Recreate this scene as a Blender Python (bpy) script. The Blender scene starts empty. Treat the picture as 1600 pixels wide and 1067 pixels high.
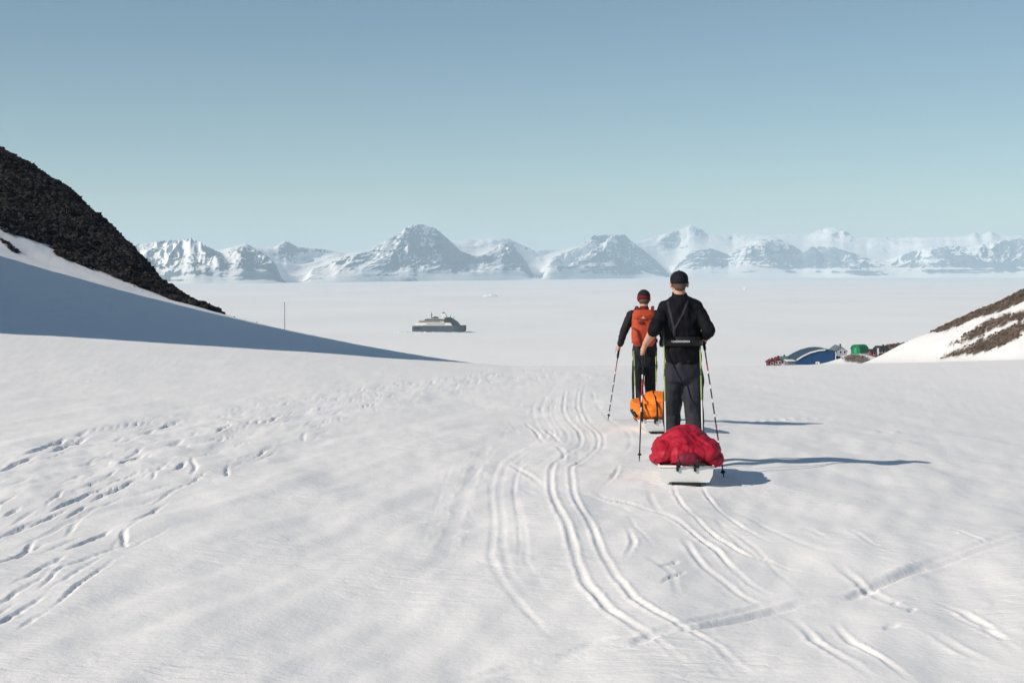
# light and air, all in one place
SKY_AIR, SKY_DUST, SKY_OZONE = 0.85, 0.0, 4.0
SKY_TINT = (1.13, 1.12, .945); SKY_STR = .083
SUN_STR = 4.75; SUN_COL = (1.0, .90, .775)
EXPO = 0.0
HAZE_D = 3.2e-5; HAZE_COL = (.66, .845, .97)
import bpy, bmesh, math, random
import numpy as np
from mathutils import Vector, Matrix, noise as mnoise

random.seed(7)
rng = np.random.default_rng(11)
scene = bpy.context.scene
COL = scene.collection
R = math.radians

# ------------------------------------------------------------------ camera
FPX = 2222.2          # 50 mm on a 36 mm sensor, in photograph pixels (1600 wide)
EYE = 1.7
HOR = 423.0           # row of the true horizon in the photograph
TILT = math.atan((533.5 - HOR) / FPX)
cam_d = bpy.data.cameras.new('camera')
cam_d.lens = 50; cam_d.sensor_width = 36
cam_d.clip_start = 0.1; cam_d.clip_end = 200000
cam = bpy.data.objects.new('camera', cam_d); COL.objects.link(cam)
cam.location = (0, 0, EYE)
cam.rotation_euler = (R(90) - TILT, 0, 0)
scene.camera = cam

SEA = -153.0
SUN_EL, SUN_AZ = R(33.0), R(26)      # sun to the left, 26 deg behind the viewer's left shoulder

def ray(px, py):
    """unit-Y direction through a photograph pixel"""
    x, y, z = (px - 800.0), FPX, -(py - 533.5)
    c, s = math.cos(TILT), math.sin(TILT)
    y2, z2 = y * c + z * s, -y * s + z * c
    return x / y2, z2 / y2

# ------------------------------------------------------------------ numpy noise
_perm = rng.permutation(4096)
_grad = np.stack([np.cos(np.linspace(0, 2*np.pi, 4096, endpoint=False)), np.sin(np.linspace(0, 2*np.pi, 4096, endpoint=False))], 1)
def perlin(x, y, seed=0):
    x = np.asarray(x, float); y = np.asarray(y, float)
    xi = np.floor(x).astype(np.int64); yi = np.floor(y).astype(np.int64)
    xf = x - xi; yf = y - yi
    def g(ix, iy, dx, dy):
        h = _perm[(_perm[(ix + seed*131) & 4095] + iy) & 4095]
        h = _perm[(h + seed*17) & 4095]
        v = _grad[h]
        return v[..., 0]*dx + v[..., 1]*dy
    u = xf*xf*xf*(xf*(xf*6-15)+10); v = yf*yf*yf*(yf*(yf*6-15)+10)
    a = g(xi, yi, xf, yf); b = g(xi+1, yi, xf-1, yf)
    c = g(xi, yi+1, xf, yf-1); d = g(xi+1, yi+1, xf-1, yf-1)
    return ((a*(1-u)+b*u)*(1-v) + (c*(1-u)+d*u)*v) * 1.5
def fbm(x, y, octv=4, seed=0, gain=.5, lac=2.03):
    s = 0; a = 1; t = 0
    for k in range(octv):
        s = s + a*perlin(x, y, seed+k*7); t += a; a *= gain
        x = x*lac + 13.7; y = y*lac - 4.1
    return s / t
def ridged(x, y, octv=4, seed=0, gain=.55, lac=2.1):
    s = 0; a = 1; t = 0
    for k in range(octv):
        n = 1 - np.abs(perlin(x, y, seed+k*5)) * 1.6
        s = s + a*n*n; t += a; a *= gain
        x = x*lac + 3.7; y = y*lac + 9.1
    return s / t
def smax(a, b, k):
    return k*np.logaddexp(a/k, b/k)
def softplus(a, k):
    return k*np.logaddexp(0, a/k)
def sstep(a, b, x):
    t = np.clip((x-a)/(b-a), 0, 1); return t*t*(3-2*t)

# ------------------------------------------------------------------ the land as a height function
_yy = np.concatenate([np.linspace(-80, 57, 400), np.linspace(57.5, 1700, 1200)])
_sl = np.where(_yy < 57, .004 + .00116*_yy, 0.0705)
_sl = np.where(_yy < 0, .004, _sl)
_sl = np.where(_yy > 425, .0705 + np.clip((_yy-425)/120, 0, 1)*.2, _sl)
_zz = -np.concatenate([[0], np.cumsum((_sl[1:]+_sl[:-1])/2*np.diff(_yy))])
_zz -= np.interp(0, _yy, _zz)
def zc(y): return np.interp(y, _yy, _zz)

# height of the mountainside left of the view (it throws the long blue shadow)
RID_X = -150.0
_ry = [-200, -120, -60, -20,  -8,   0,  10, 140, 160, 170, 172, 174, 181, 240]
_rz = [  20,   40,  70,  92,  98, 108, 112, 106,  95,  91,  70,  55,  20,   8]
_rz = [v*.945 for v in _rz]
def land(x, y, fine=False):
    x = np.asarray(x, float); y = np.asarray(y, float)
    z = zc(y)
    xl = np.maximum(-x, 0.0)
    q = np.where(xl < 100, .13*xl + .0011*xl*xl, 24 + .35*(xl-100))
    q = np.where(xl < 320, q, 24 + .35*220)
    z = z + q * (sstep(-30, 170, y)*1.0 + .03)
    xr = np.maximum(x, 0.0)
    z = z + .012*xr*sstep(80, 200, y) + .03*softplus(x-13, 1.5)*sstep(25, 50, y)*(1-sstep(65, 110, y)) - .066*softplus(x-1.75, .4)*sstep(8, 13, y)*(1-sstep(22, 45, y))
    # rocky spur on the left
    xp = np.clip(x, -165, 400)
    sp = .45*(-xp) + .20*y - 79.8 - .6*softplus(x+49, 1.5)
    sp = sp + 1.2*fbm(x/16., y/16., 3, 31)*sstep(-46, -58, x)
    z = smax(z, sp - 1.0*softplus(170-y, 8), 1.2)
    # off-view mountainside
    w = 3*perlin(y/14., x*0+.5, 3)
    mt = np.interp(y, _ry, _rz) - 1.2*np.abs(x-RID_X)*np.where(x < RID_X, .35, 1) + w*0
    mt = mt + 1.5*fbm(x/12., y/12., 3, 5)*sstep(-62, -80, x)
    z = np.where(x < -40, smax(z, mt, 2.0), z)
    # the left land falls away to the fjord behind the spur
    yr = np.interp(x, [-140, -108, -88.4, -72.4, -62.5, -52, -46, -41, -30, 0, 12, 45], [310, 300, 289, 268, 257, 254, 257, 263, 276, 292, 300, 445])
    yr = yr + 3.0*perlin(x/7., x*0+2.2, 9)*sstep(-50, -58, x)
    z = z - .55*softplus(y-yr, 2.5)
    # right-hand hillside
    xr2 = x - 78.5 + 2.0*perlin(y/25., x/25., 12)
    hr = -18.6 + .5*xr2 + .35*(y-300)*0
    hr = np.where(xr2 < 90, hr, -18.6+45+.2*(xr2-90))
    hr = hr + .8*fbm(x/9., y/9., 3, 21)*sstep(84, 95, x)
    hr = hr - .9*softplus(y-322, 4) - .22*softplus(262-y, 10)
    z = np.where(x > 40, smax(z, hr, .9), z)
    z = z + (4.5+.19*np.clip(x-103, 0, 25))*np.exp(-((y-414)/7.)**2)*sstep(98, 106, x)*(1+.15*perlin(x/4., y/4., 19))
    # rise under the huts
    z = z + 3.2*np.exp(-((x-93)/9.)**2 - ((y-385)/16.)**2)
    return z

def ground_hit(px, py, y0=3.0, y1=2000.0):
    """first point of the land along the view ray of a pixel (used to plan positions on the ground)"""
    u, v = ray(px, py)
    ys = np.geomspace(y0, y1, 4000)
    d = EYE + v*ys - land(u*ys, ys)
    k = np.argmax(d < 0)
    if k == 0: k = len(ys)-1
    a, b = ys[max(k-1, 0)], ys[k]
    for _ in range(20):
        m = (a+b)/2
        if EYE + v*m - float(land(u*m, m)) < 0: b = m
        else: a = m
    y = (a+b)/2
    return u*y, y

# ------------------------------------------------------------------ materials
def new_mat(name):
    m = bpy.data.materials.new(name); m.use_nodes = True
    nt = m.node_tree
    return m, nt, nt.nodes['Principled BSDF'], nt.links
def simple(name, col, rough=.7, metal=0, var=.12, scale=30, bump=0, bscale=60, spec=.3):
    m, nt, p, L = new_mat(name)
    p.inputs['Roughness'].default_value = rough
    p.inputs['Metallic'].default_value = metal
    p.inputs['Specular IOR Level'].default_value = spec
    tc = nt.nodes.new('ShaderNodeTexCoord')
    n = nt.nodes.new('ShaderNodeTexNoise'); n.inputs['Scale'].default_value = scale; n.inputs['Detail'].default_value = 5
    L.new(tc.outputs['Object'], n.inputs['Vector'])
    mx = nt.nodes.new('ShaderNodeMix'); mx.data_type = 'RGBA'
    mx.inputs[6].default_value = (*[c*(1-var) for c in col], 1)
    mx.inputs[7].default_value = (*[min(1, c*(1+var)) for c in col], 1)
    L.new(n.outputs['Fac'], mx.inputs[0]); L.new(mx.outputs[2], p.inputs['Base Color'])
    if bump:
        n2 = nt.nodes.new('ShaderNodeTexNoise'); n2.inputs['Scale'].default_value = bscale; n2.inputs['Detail'].default_value = 4
        L.new(tc.outputs['Object'], n2.inputs['Vector'])
        b = nt.nodes.new('ShaderNodeBump'); b.inputs['Strength'].default_value = 1; b.inputs['Distance'].default_value = bump
        L.new(n2.outputs['Fac'], b.inputs['Height']); L.new(b.outputs['Normal'], p.inputs['Normal'])
    return m

def snow_mat():
    m, nt, p, L = new_mat('snow')
    p.inputs['Roughness'].default_value = .62
    p.inputs['Specular IOR Level'].default_value = .25
    g = nt.nodes.new('ShaderNodeNewGeometry')
    at = nt.nodes.new('ShaderNodeAttribute'); at.attribute_name = 'rock'
    # colour: fresh snow / wind-packed snow, bare rock where the 'rock' cover says so
    n = nt.nodes.new('ShaderNodeTexNoise'); n.inputs['Scale'].default_value = .5; n.inputs['Detail'].default_value = 6
    L.new(g.outputs['Position'], n.inputs['Vector'])
    cr = nt.nodes.new('ShaderNodeMix'); cr.data_type = 'RGBA'
    cr.inputs[6].default_value = (.83, .828, .838, 1); cr.inputs[7].default_value = (.885, .878, .875, 1)
    L.new(n.outputs['Fac'], cr.inputs[0])
    nr = nt.nodes.new('ShaderNodeTexNoise'); nr.inputs['Scale'].default_value = 1.3; nr.inputs['Detail'].default_value = 8
    L.new(g.outputs['Position'], nr.inputs['Vector'])
    rk = nt.nodes.new('ShaderNodeValToRGB')
    rk.color_ramp.elements[0].position = .3; rk.color_ramp.elements[0].color = (.035, .028, .024, 1)
    rk.color_ramp.elements[1].position = .75; rk.color_ramp.elements[1].color = (.17, .135, .11, 1)
    L.new(nr.outputs['Fac'], rk.inputs[0])
    mx = nt.nodes.new('ShaderNodeMix'); mx.data_type = 'RGBA'
    L.new(at.outputs['Fac'], mx.inputs[0]); L.new(cr.outputs[2], mx.inputs[6]); L.new(rk.outputs[0], mx.inputs[7])
    L.new(mx.outputs[2], p.inputs['Base Color'])
    # bumps: crust grain, small wind ripples
    b1 = nt.nodes.new('ShaderNodeTexNoise'); b1.inputs['Scale'].default_value = 34; b1.inputs['Detail'].default_value = 3
    L.new(g.outputs['Position'], b1.inputs['Vector'])
    mp = nt.nodes.new('ShaderNodeMapping'); mp.inputs['Scale'].default_value = (1.0, 1.5, 1)
    L.new(g.outputs['Position'], mp.inputs['Vector'])
    b2 = nt.nodes.new('ShaderNodeTexNoise'); b2.inputs['Scale'].default_value = 2.6; b2.inputs['Detail'].default_value = 6
    b2.inputs['Distortion'].default_value = .6
    L.new(mp.outputs[0], b2.inputs['Vector'])
    u1 = nt.nodes.new('ShaderNodeBump'); u1.inputs['Distance'].default_value = .0028; u1.inputs['Strength'].default_value = 1
    L.new(b1.outputs['Fac'], u1.inputs['Height'])
    u2 = nt.nodes.new('ShaderNodeBump'); u2.inputs['Distance'].default_value = .008; u2.inputs['Strength'].default_value = 1
    L.new(b2.outputs['Fac'], u2.inputs['Height']); L.new(u1.outputs['Normal'], u2.inputs['Normal'])
    mp3 = nt.nodes.new('ShaderNodeMapping'); mp3.inputs['Scale'].default_value = (5.0, 11.0, 3.0); mp3.inputs['Rotation'].default_value = (0, 0, .25)
    L.new(g.outputs['Position'], mp3.inputs['Vector'])
    b3 = nt.nodes.new('ShaderNodeTexNoise'); b3.inputs['Scale'].default_value = 1; b3.inputs['Detail'].default_value = 4; b3.inputs['Distortion'].default_value = .8
    L.new(mp3.outputs[0], b3.inputs['Vector'])
    pm = nt.nodes.new('ShaderNodeTexNoise'); pm.inputs['Scale'].default_value = .45; pm.inputs['Detail'].default_value = 3
    L.new(g.outputs['Position'], pm.inputs['Vector'])
    pr = nt.nodes.new('ShaderNodeMapRange'); pr.inputs[1].default_value = .42; pr.inputs[2].default_value = .62
    L.new(pm.outputs['Fac'], pr.inputs[0])
    ml = nt.nodes.new('ShaderNodeMath'); ml.operation = 'MULTIPLY'; L.new(b3.outputs['Fac'], ml.inputs[0]); L.new(pr.outputs[0], ml.inputs[1])
    u3 = nt.nodes.new('ShaderNodeBump'); u3.inputs['Distance'].default_value = .016; u3.inputs['Strength'].default_value = 1
    L.new(ml.outputs[0], u3.inputs['Height']); L.new(u2.outputs['Normal'], u3.inputs['Normal'])
    L.new(u3.outputs['Normal'], p.inputs['Normal'])
    return m
M_SNOW = snow_mat()

# ------------------------------------------------------------------ mesh helpers
def mesh_np(name, co, faces, mat, smooth=True, attrs=None):
    me = bpy.data.meshes.new(name)
    co = np.ascontiguousarray(co, dtype=np.float32); faces = np.ascontiguousarray(faces, dtype=np.int32)
    n = faces.shape[1]
    me.vertices.add(len(co)); me.vertices.foreach_set('co', co.ravel())
    me.loops.add(faces.size); me.loops.foreach_set('vertex_index', faces.ravel())
    me.polygons.add(len(faces)); me.polygons.foreach_set('loop_start', np.arange(0, faces.size, n, dtype=np.int32))
    me.polygons.foreach_set('use_smooth', np.full(len(faces), smooth))
    me.update(calc_edges=True); me.validate()
    if attrs:
        for k, v in attrs.items():
            a = me.attributes.new(k, 'FLOAT', 'POINT'); a.data.foreach_set('value', np.ascontiguousarray(v, dtype=np.float32).ravel())
    me.materials.append(mat)
    o = bpy.data.objects.new(name, me); COL.objects.link(o)
    return o
def grid_faces(nr, nc):
    i = np.arange(nr*nc).reshape(nr, nc)
    return np.stack([i[:-1, :-1].ravel(), i[:-1, 1:].ravel(), i[1:, 1:].ravel(), i[1:, :-1].ravel()], 1)
def tag(o, label=None, cat=None, group=None, kind=None):
    if label: o['label'] = label
    if cat: o['category'] = cat
    if group: o['group'] = group
    if kind: o['kind'] = kind
    return o

# ------------------------------------------------------------------ tracks in the snow (planned on the ground)
def polyline(pts, step=.06):
    """pixels -> smooth ground polyline"""
    w = np.array([ground_hit(px, py) for px, py in pts])
    n = len(w)
    ext = np.vstack([2*w[0]-w[1], w, 2*w[-1]-w[-2]])
    out = []
    for i in range(n-1):
        p0, p1, p2, p3 = ext[i:i+4]
        m = max(2, int(np.linalg.norm(p2-p1)/step/4))
        t = np.linspace(0, 1, m, endpoint=False)[:, None]
        out.append(.5*((2*p1)+(-p0+p2)*t+(2*p0-5*p1+4*p2-p3)*t*t+(-p0+3*p1-3*p2+p3)*t**3))
    out.append(w[-1:])
    return np.vstack(out)

RAILS = [   # (pixels, depth, half width, berm)
    ([(908,600),(902,622),(903,640),(913,660),(932,677),(932,700),(914,716),(893,731),(893,748),(897,775),(910,800),(927,830),(942,870),(962,905),(990,935),(1022,957),(1062,980),(1120,1012),(1180,1062)], .030, .045, .018),
    ([(884,610),(880,640),(894,662),(908,680),(903,700),(880,714),(862,732),(862,770),(874,800),(892,840),(905,895),(930,930),(970,965),(1015,995),(1060,1030),(1110,1078)], .034, .05, .02),
    ([(818,655),(835,672),(850,692),(878,704),(880,718),(863,736)], .02, .05, .016),
    ([(850,668),(868,684),(880,700)], .02, .05, .016),
    ([(1052,758),(1060,780),(1085,810),(1120,837),(1170,866),(1200,872),(1235,885),(1285,897)], .026, .035, .016),
    ([(1096,758),(1110,780),(1140,810),(1180,835),(1247,864)], .026, .035, .016),
    ([(925,765),(945,776),(980,784),(1040,805),(1080,830),(1120,857),(1155,897),(1190,918),(1230,932)], .022, .045, .018),
    ([(1066,838),(1100,885),(1150,920),(1195,944)], .024, .05, .02),
    ([(1232,958),(1262,986),(1272,1002),(1315,1032),(1370,1070)], .03, .05, .022),
    ([(1298,968),(1330,1005),(1380,1035),(1425,1070)], .028, .04, .016),
    ([(1305,880),(1340,905),(1375,930),(1430,960)], .022, .06, .022),
    ([(1420,814),(1470,828),(1520,838),(1568,848)], .02, .04, .016),
    ([(1445,818),(1490,830),(1530,846),(1556,858)], .02, .04, .016),
    ([(1460,935),(1500,950),(1540,975),(1600,1030)], .024, .05, .018),
    ([(1255,824),(1300,845)], .02, .06, .024),
    ([(1320,824),(1360,850),(1410,866)], .018, .05, .02),
    ([(1345,865),(1420,885)], .018, .05, .02),
    ([(1450,984),(1500,1015),(1550,1036)], .02, .06, .05),
    ([(1540,932),(1600,946)], .02, .06, .045),
    ([(790,722),(830,745),(850,760)], .02, .06, .03),
    ([(816,760),(850,782)], .02, .06, .03),
    ([(765,690),(735,750),(715,800),(692,860),(683,895)], .010, .12, .0),
    ([(1200,620),(1300,626),(1420,632),(1600,637)], .03, .09, .04),
    ([(1290,672),(1380,676),(1450,675)], .03, .09, .05),
    ([(1150,660),(1250,655),(1330,654)], .02, .1, .02),
    ([(1010,870),(1050,900),(1062,950)], .025, .05, .015),
    ([(980,825),(990,850),(975,880)], .018, .04, .012),
    ([(940,762),(962,742),(968,720)], .02, .04, .012),
    ([(1480,950),(1545,985),(1600,1010)], .022, .05, .02),
    ([(1100,1030),(1140,1070)], .022, .05, .02),
]
CROSS = [
    ([(670,1072),(800,1036),(900,1024),(995,1008),(1022,995),(1100,981),(1190,957),(1250,941),(1330,930),(1372,909),(1440,886),(1505,869),(1640,838)], .05, .06, .02),
    ([(840,1040),(930,1000),(1020,993),(1150,952),(1230,930),(1290,922),(1370,906),(1440,880),(1500,862),(1640,826)], .022, .05, .012),
]
DENTS = []
def dent_path(pts, step, length, width, depth, jit, skip=.15, berm=.35):
    pl = polyline(pts)
    seg = np.linalg.norm(np.diff(pl, axis=0), axis=1); s = np.concatenate([[0], np.cumsum(seg)])
    t = 0.0
    while t < s[-1]:
        x = np.interp(t, s, pl[:, 0]); y = np.interp(t, s, pl[:, 1])
        x2 = np.interp(min(t+.3, s[-1]), s, pl[:, 0]); y2 = np.interp(min(t+.3, s[-1]), s, pl[:, 1])
        a = math.atan2(y2-y, x2-x+1e-9) if t+.3 < s[-1] else a0
        a0 = a
        k = random.uniform(.45, 1.7)
        if random.random() > skip:
            DENTS.append((x+random.gauss(0, jit*1.5), y+random.gauss(0, jit*1.5), a+random.gauss(0, .09), length*k*.66, width*random.uniform(.13, .32), depth*random.uniform(.04, .19), .05))
        t += step*.42*random.uniform(.4, 1.6)
dent_path([(-420,905),(-200,815),(0,735),(60,712),(135,690),(250,664),(330,654),(520,614),(640,600),(740,588),(860,575)], .75, .42, .10, .10, .16)
dent_path([(-380,1010),(-150,900),(30,822),(130,770),(210,748),(300,692),(370,668),(490,648),(600,615),(720,596),(800,585)], .7, .40, .09, .10, .2)
dent_path([(-300,1080),(-150,1015),(0,935),(70,892),(150,852),(210,800),(320,758),(420,700),(520,655)], .75, .46, .075, .08, .14)
dent_path([(0,972),(50,945),(140,880),(240,810)], .8, .5, .07, .07, .08)
dent_path([(-360,950),(-160,870),(0,800),(110,745),(200,722),(300,690),(420,654),(560,622)], .6, .34, .08, .08, .2)
dent_path([(0,860),(100,815),(180,775),(260,715),(350,690)], .9, .55, .08, .06, .2)
dent_path([(560,628),(640,612),(720,598),(800,592),(900,586)], .5, .3, .12, .07, .35, .1)
dent_path([(680,606),(760,596),(860,590),(960,578)], .6, .3, .12, .06, .5, .1)
dent_path([(780,640),(830,632),(880,640),(930,612)], .45, .25, .09, .05, .3, .1)
for px, py, l, w, d in [(75,700,.9,.16,.16),(110,697,.9,.16,.15),(25,730,.8,.14,.12),(265,664,.7,.12,.10),(60,815,.7,.08,.1),(120,780,.8,.08,.1),(180,765,.8,.08,.08),(140,845,.45,.09,.1),(350,672,.6,.1,.1),(430,655,.6,.12,.1),(205,722,.5,.12,.12),(1400,940,.08,.06,.05),(1425,952,.08,.06,.05),(1395,982,.1,.08,.04),(1052,905,.25,.05,.06),(1048,885,.18,.06,.06)]:
    x, y = ground_hit(px, py)
    x2, y2 = ground_hit(px+26, py-11)
    DENTS.append((x, y, math.atan2(y2-y, x2-x), l*.7, w*.26, d*.26, .08))

def relief(x, y):
    """centimetre relief of the near snow"""
    n = x.size
    h = .030*fbm(x/2.6+.2*y/2.6, y/6.5, 3, 41) + .013*fbm(x/.75, y/1.9, 3, 47) + .0045*fbm(x/.22, y/.4, 2, 53)
    near = 1 - sstep(10, 30, y)
    h = h + near*.045*fbm((x-.28*y)/.8, (y+.28*x)/3.6, 3, 61) + near*.03*fbm((x+.2*y)/1.3, y/2.2, 2, 63)
    h = h + .05*sstep(15, 60, y)*fbm(x/9., y/12., 3, 67)
    # churned snow along the trodden path
    pth = polyline([(0,760),(150,735),(300,680),(520,632),(700,602),(900,585)])
    dm = np.full(n, 9e9)
    sel = (y < 70) & (y > 6)
    xs, ys = x[sel], y[sel]; dd = np.full(xs.size, 9e9)
    for p in pth[::6]: dd = np.minimum(dd, (xs-p[0])**2+(ys-p[1])**2)
    ch = np.exp(-dd/(.9+.03*ys)**2)
    h[sel] += ch*(.030*fbm(xs/.35, ys/.55, 3, 71) + .012)
    wob = perlin(x/.5, y/.5, 81)*.015 + perlin(x/.13, y/.13, 85)*.006
    mod = .75 + .6*perlin(x/1.1, y/1.1, 83)
    def add_line(pl, d, w, b, crumb=.011, mlo=.15):
        sp = 5*w
        lo = pl.min(0)-sp; hi = pl.max(0)+sp
        idx = np.where((x > lo[0]) & (x < hi[0]) & (y > lo[1]) & (y < hi[1]))[0]
        if not idx.size: return
        xs, ys = x[idx], y[idx]
        best = np.full(idx.size, 9e9); frac = np.zeros(idx.size); ns = len(pl)-1
        a = pl[:-1]; v = np.diff(pl, axis=0); L2 = (v**2).sum(1)+1e-12
        # cull per segment
        for si, ((ax, ay), (vx, vy), l2) in enumerate(zip(a, v, L2)):
            lim = sp + math.sqrt(l2)
            k = np.where((np.abs(xs-ax) < lim) & (np.abs(ys-ay) < lim))[0]
            if not k.size: continue
            t = np.clip(((xs[k]-ax)*vx+(ys[k]-ay)*vy)/l2, 0, 1)
            dx = xs[k]-ax-t*vx; dy = ys[k]-ay-t*vy
            dd_ = np.hypot(dx, dy); up_ = dd_ < best[k]; frac[k] = np.where(up_, (si+t)/ns, frac[k]); best[k] = np.minimum(best[k], dd_)
        r = np.abs(best + wob[idx]*np.minimum(1, w/.05))
        f = -d*np.exp(-(r/w)**4) + b*np.exp(-((r-1.75*w)/(.7*w))**2)
        Lt = np.sqrt(L2).sum(); tap = np.clip(np.minimum(frac, 1-frac)*Lt/.8, 0, 1)
        cb_ = np.exp(-((r-1.7*w)/(1.0*w))**2)*np.clip(perlin(x[idx]/.045, y[idx]/.045, 95), 0, 1)*crumb
        f = f + np.where(best < sp, cb_, 0)
        h[idx] += np.where(best < sp, f, 0)*np.clip(mod[idx], mlo, 1.4)*tap
    for pts, d, w, b in RAILS: add_line(polyline(pts)[::2], d*(.21 if d >= .03 and w < .06 else .50), w*.42, b*.30)
    rt = random.Random(19)
    for pts, d, w, b in RAILS:
        pl = polyline(pts)[::3]
        if len(pl) < 6: continue
        for q_ in range(4):
            n0 = rt.randint(0, len(pl)//3); n1 = rt.randint(2*len(pl)//3, len(pl))
            sg = rt.choice((-1, 1)); off_ = np.array([sg*rt.uniform(.10, .50), rt.uniform(-.5, .5)])
            dr_ = np.linspace(0, 1, n1-n0)[:, None]*np.array([[rt.uniform(-.25, .25), 0]])
            add_line(pl[n0:n1]+off_+dr_, min(d, .024)*rt.uniform(.10, .26), rt.uniform(.014, .026), 0, .002)
    for pts, d, w, b in CROSS: add_line(polyline(pts)[::2], d*.6, w*.62, b*.3, .003, .55)
    for (cx, cy, a, l, w, d, b) in DENTS:
        m = 2.2*l+.2
        idx = np.where((np.abs(x-cx) < m) & (np.abs(y-cy) < m))[0]
        if not idx.size: continue
        xs, ys = x[idx]-cx, y[idx]-cy
        c, s = math.cos(a), math.sin(a)
        p = (xs*c+ys*s)/l; q = (-xs*s+ys*c)/w + wob[idx]/w*1.6 + .35*p*p*math.sin(cx*7)
        r2 = p*p+q*q
        h[idx] += -d*np.exp(-r2**2.6)*(1+.5*perlin(xs/.06+cx, ys/.06, 97)) + b*d*np.exp(-((np.sqrt(r2)-1.6)/.5)**2)*.6
    # snow pushed up round the sleds
    for cx, cy, l, a in [(1.25, 12.2, .2, .014), (1.55, 17.05, .2, .012)]:
        h += a*np.exp(-((x-cx)/.22)**2-((y-cy)/l)**2)*(1+.8*perlin(x/.09, y/.09, 91))
    return h

# rock cover of the land: (photograph polygons laid on the hillsides)
def in_poly(px, py, poly):
    c = np.zeros(px.shape, bool); n = len(poly)
    for i in range(n):
        x1, y1 = poly[i]; x2, y2 = poly[(i+1) % n]
        cond = ((y1 > py) != (y2 > py)) & (px < (x2-x1)*(py-y1)/(y2-y1+1e-12)+x1)
        c ^= cond
    return c

# ---- ground sheet
vv = np.linspace(EYE/3.4+.004, .0636, 520)
yt = np.linspace(3.0, 57.1, 6000); vt = (EYE - zc(yt))/yt
y_near = np.interp(-vv, -vt, yt)
y_rows = np.concatenate([np.linspace(-70, 3.0, 40), y_near[(y_near > 3.05)], np.geomspace(57.6, 340, 190), np.linspace(342, 460, 60), np.geomspace(466, 1500, 26)])
c_in = np.linspace(-1, 1, 1000); t_out = np.linspace(0, 1, 61)[1:]
Y, _ = np.meshgrid(y_rows, np.zeros(1120), indexing='ij')
W = (.40*np.maximum(y_rows, 0)+2.0)[:, None]
XO = 420 + .5*np.maximum(y_rows, 0)[:, None]
X = np.concatenate([-(W+(XO-W)*t_out[::-1][None]**1.4), W*c_in[None], W+(XO-W)*t_out[None]**1.4], axis=1)
nr, nc = X.shape
x, y = X.ravel(), Y.ravel()
z = land(x, y)
rel = np.zeros(x.size)
nk = np.where((y > 2) & (y < 75) & (np.abs(x) < .45*y+4))[0]
rel[nk] = relief(x[nk], y[nk])*(1-sstep(60, 75, y[nk]))
far = sstep(55, 80, y)
rel += far*(.13*fbm(x/7., y/13., 5, 101) + .05*fbm(x/1.8, y/4.5, 3, 103))
z = z + rel
z = np.maximum(z, SEA-2.5)
STREAK = [(ground_hit(*a_), ground_hit(*b_)) for a_, b_ in (((0,320),(8,330)), ((18,337),(36,348)), ((42,352),(57,361)))]
def hill_rock(x, y):
    k = (y > 195) & (y < 312) & (x < -46)
    u, d = np.where(k, x/np.maximum(y, 1), 0), np.where(k, y, 1)
    # snow line of the spur, in plan
    edge = 245.8 + 3*perlin(x/6., y/6., 111) + 1.2*perlin(x/1.8, y/1.8, 112)
    r = sstep(-.7, .7, y-edge)*sstep(-51, -54, x + 1.5*perlin(x/2., y/2., 117))
    r = np.where(y > 310, r*0+(x < -60), r)
    r = r*(1-.95*sstep(.50, .58, fbm(x/2.6, y/5.5, 3, 141))*k)
    for (ax, ay), (bx_, by_) in STREAK:
        vx, vy = bx_-ax, by_-ay; tt_ = np.clip(((x-ax)*vx+(y-ay)*vy)/(vx*vx+vy*vy), 0, 1)
        r = np.where(np.hypot(x-ax-tt_*vx, y-ay-tt_*vy) < .55, 0, r)
    mtn = (x < -82) & (y < 225) | ((x < -66) & (y < 165))
    return np.where(mtn, sstep(.35, .6, .55+fbm(x/8., y/8., 3, 113)), r)
rock = hill_rock(x, y)
def edge_curve(pts):
    w = np.array([ground_hit(*p) for p in pts]); w = w[np.argsort(w[:, 0])]
    return lambda x: np.interp(x, w[:, 0], w[:, 1])
E1 = edge_curve([(1478,515),(1505,507),(1550,490),(1600,471),(1640,456)])
E2u = edge_curve([(1484,537),(1510,522),(1540,504),(1570,493),(1600,485),(1640,470)]); E2l = edge_curve([(1484,541),(1520,528),(1550,514),(1600,497),(1640,482)])
E3u = edge_curve([(1474,557),(1500,545),(1530,530),(1560,518),(1600,503),(1640,488)]); E3l = edge_curve([(1474,559),(1510,554),(1545,547),(1575,534),(1600,520),(1640,506)])
def right_rock(x, y, zz):
    s = (x-78.5)
    w = 3.0*fbm(x/5., y/9., 3, 121) + 2.0*fbm(x/1.3, y/2.5, 2, 123)
    t = y + w
    b1 = sstep(-.8, .8, t-E1(x))*sstep(14.5, 16, s+w*.3)
    b2 = sstep(-.8, .8, t-E2l(x))*sstep(-.8, .8, E2u(x)-t)*sstep(9, 13, s+w*.6)
    b3 = sstep(-.8, .8, t-E3l(x))*sstep(-.8, .8, E3u(x)-t)*sstep(6.5, 8.5, s+w*.5)
    return np.where((x > 80) & (y > 240) & (y < 345), np.clip(b1+b2+b3, 0, 1), 0)
rock = np.maximum(rock, right_rock(x, y, z))
wv = .5*fbm(x/3., y/3., 3, 131)
rock = np.maximum(rock, sstep(.35, .6, np.exp(-((y-414)/8.)**2)*sstep(99, 107, x)+.5*wv))
rock = np.maximum(rock, sstep(1.15, .8, np.hypot((x-91)/3.4, (y-374)/9.)+wv)*.9)
snow_ground = mesh_np('snow_ground', np.stack([x, y, z], 1), grid_faces(nr, nc), M_SNOW, True, {'rock': rock})
tag(snow_ground, kind='structure')

def gz(x, y):
    x = np.atleast_1d(np.asarray(x, float)); y = np.atleast_1d(np.asarray(y, float))
    h = land(x, y)
    return h
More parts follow.
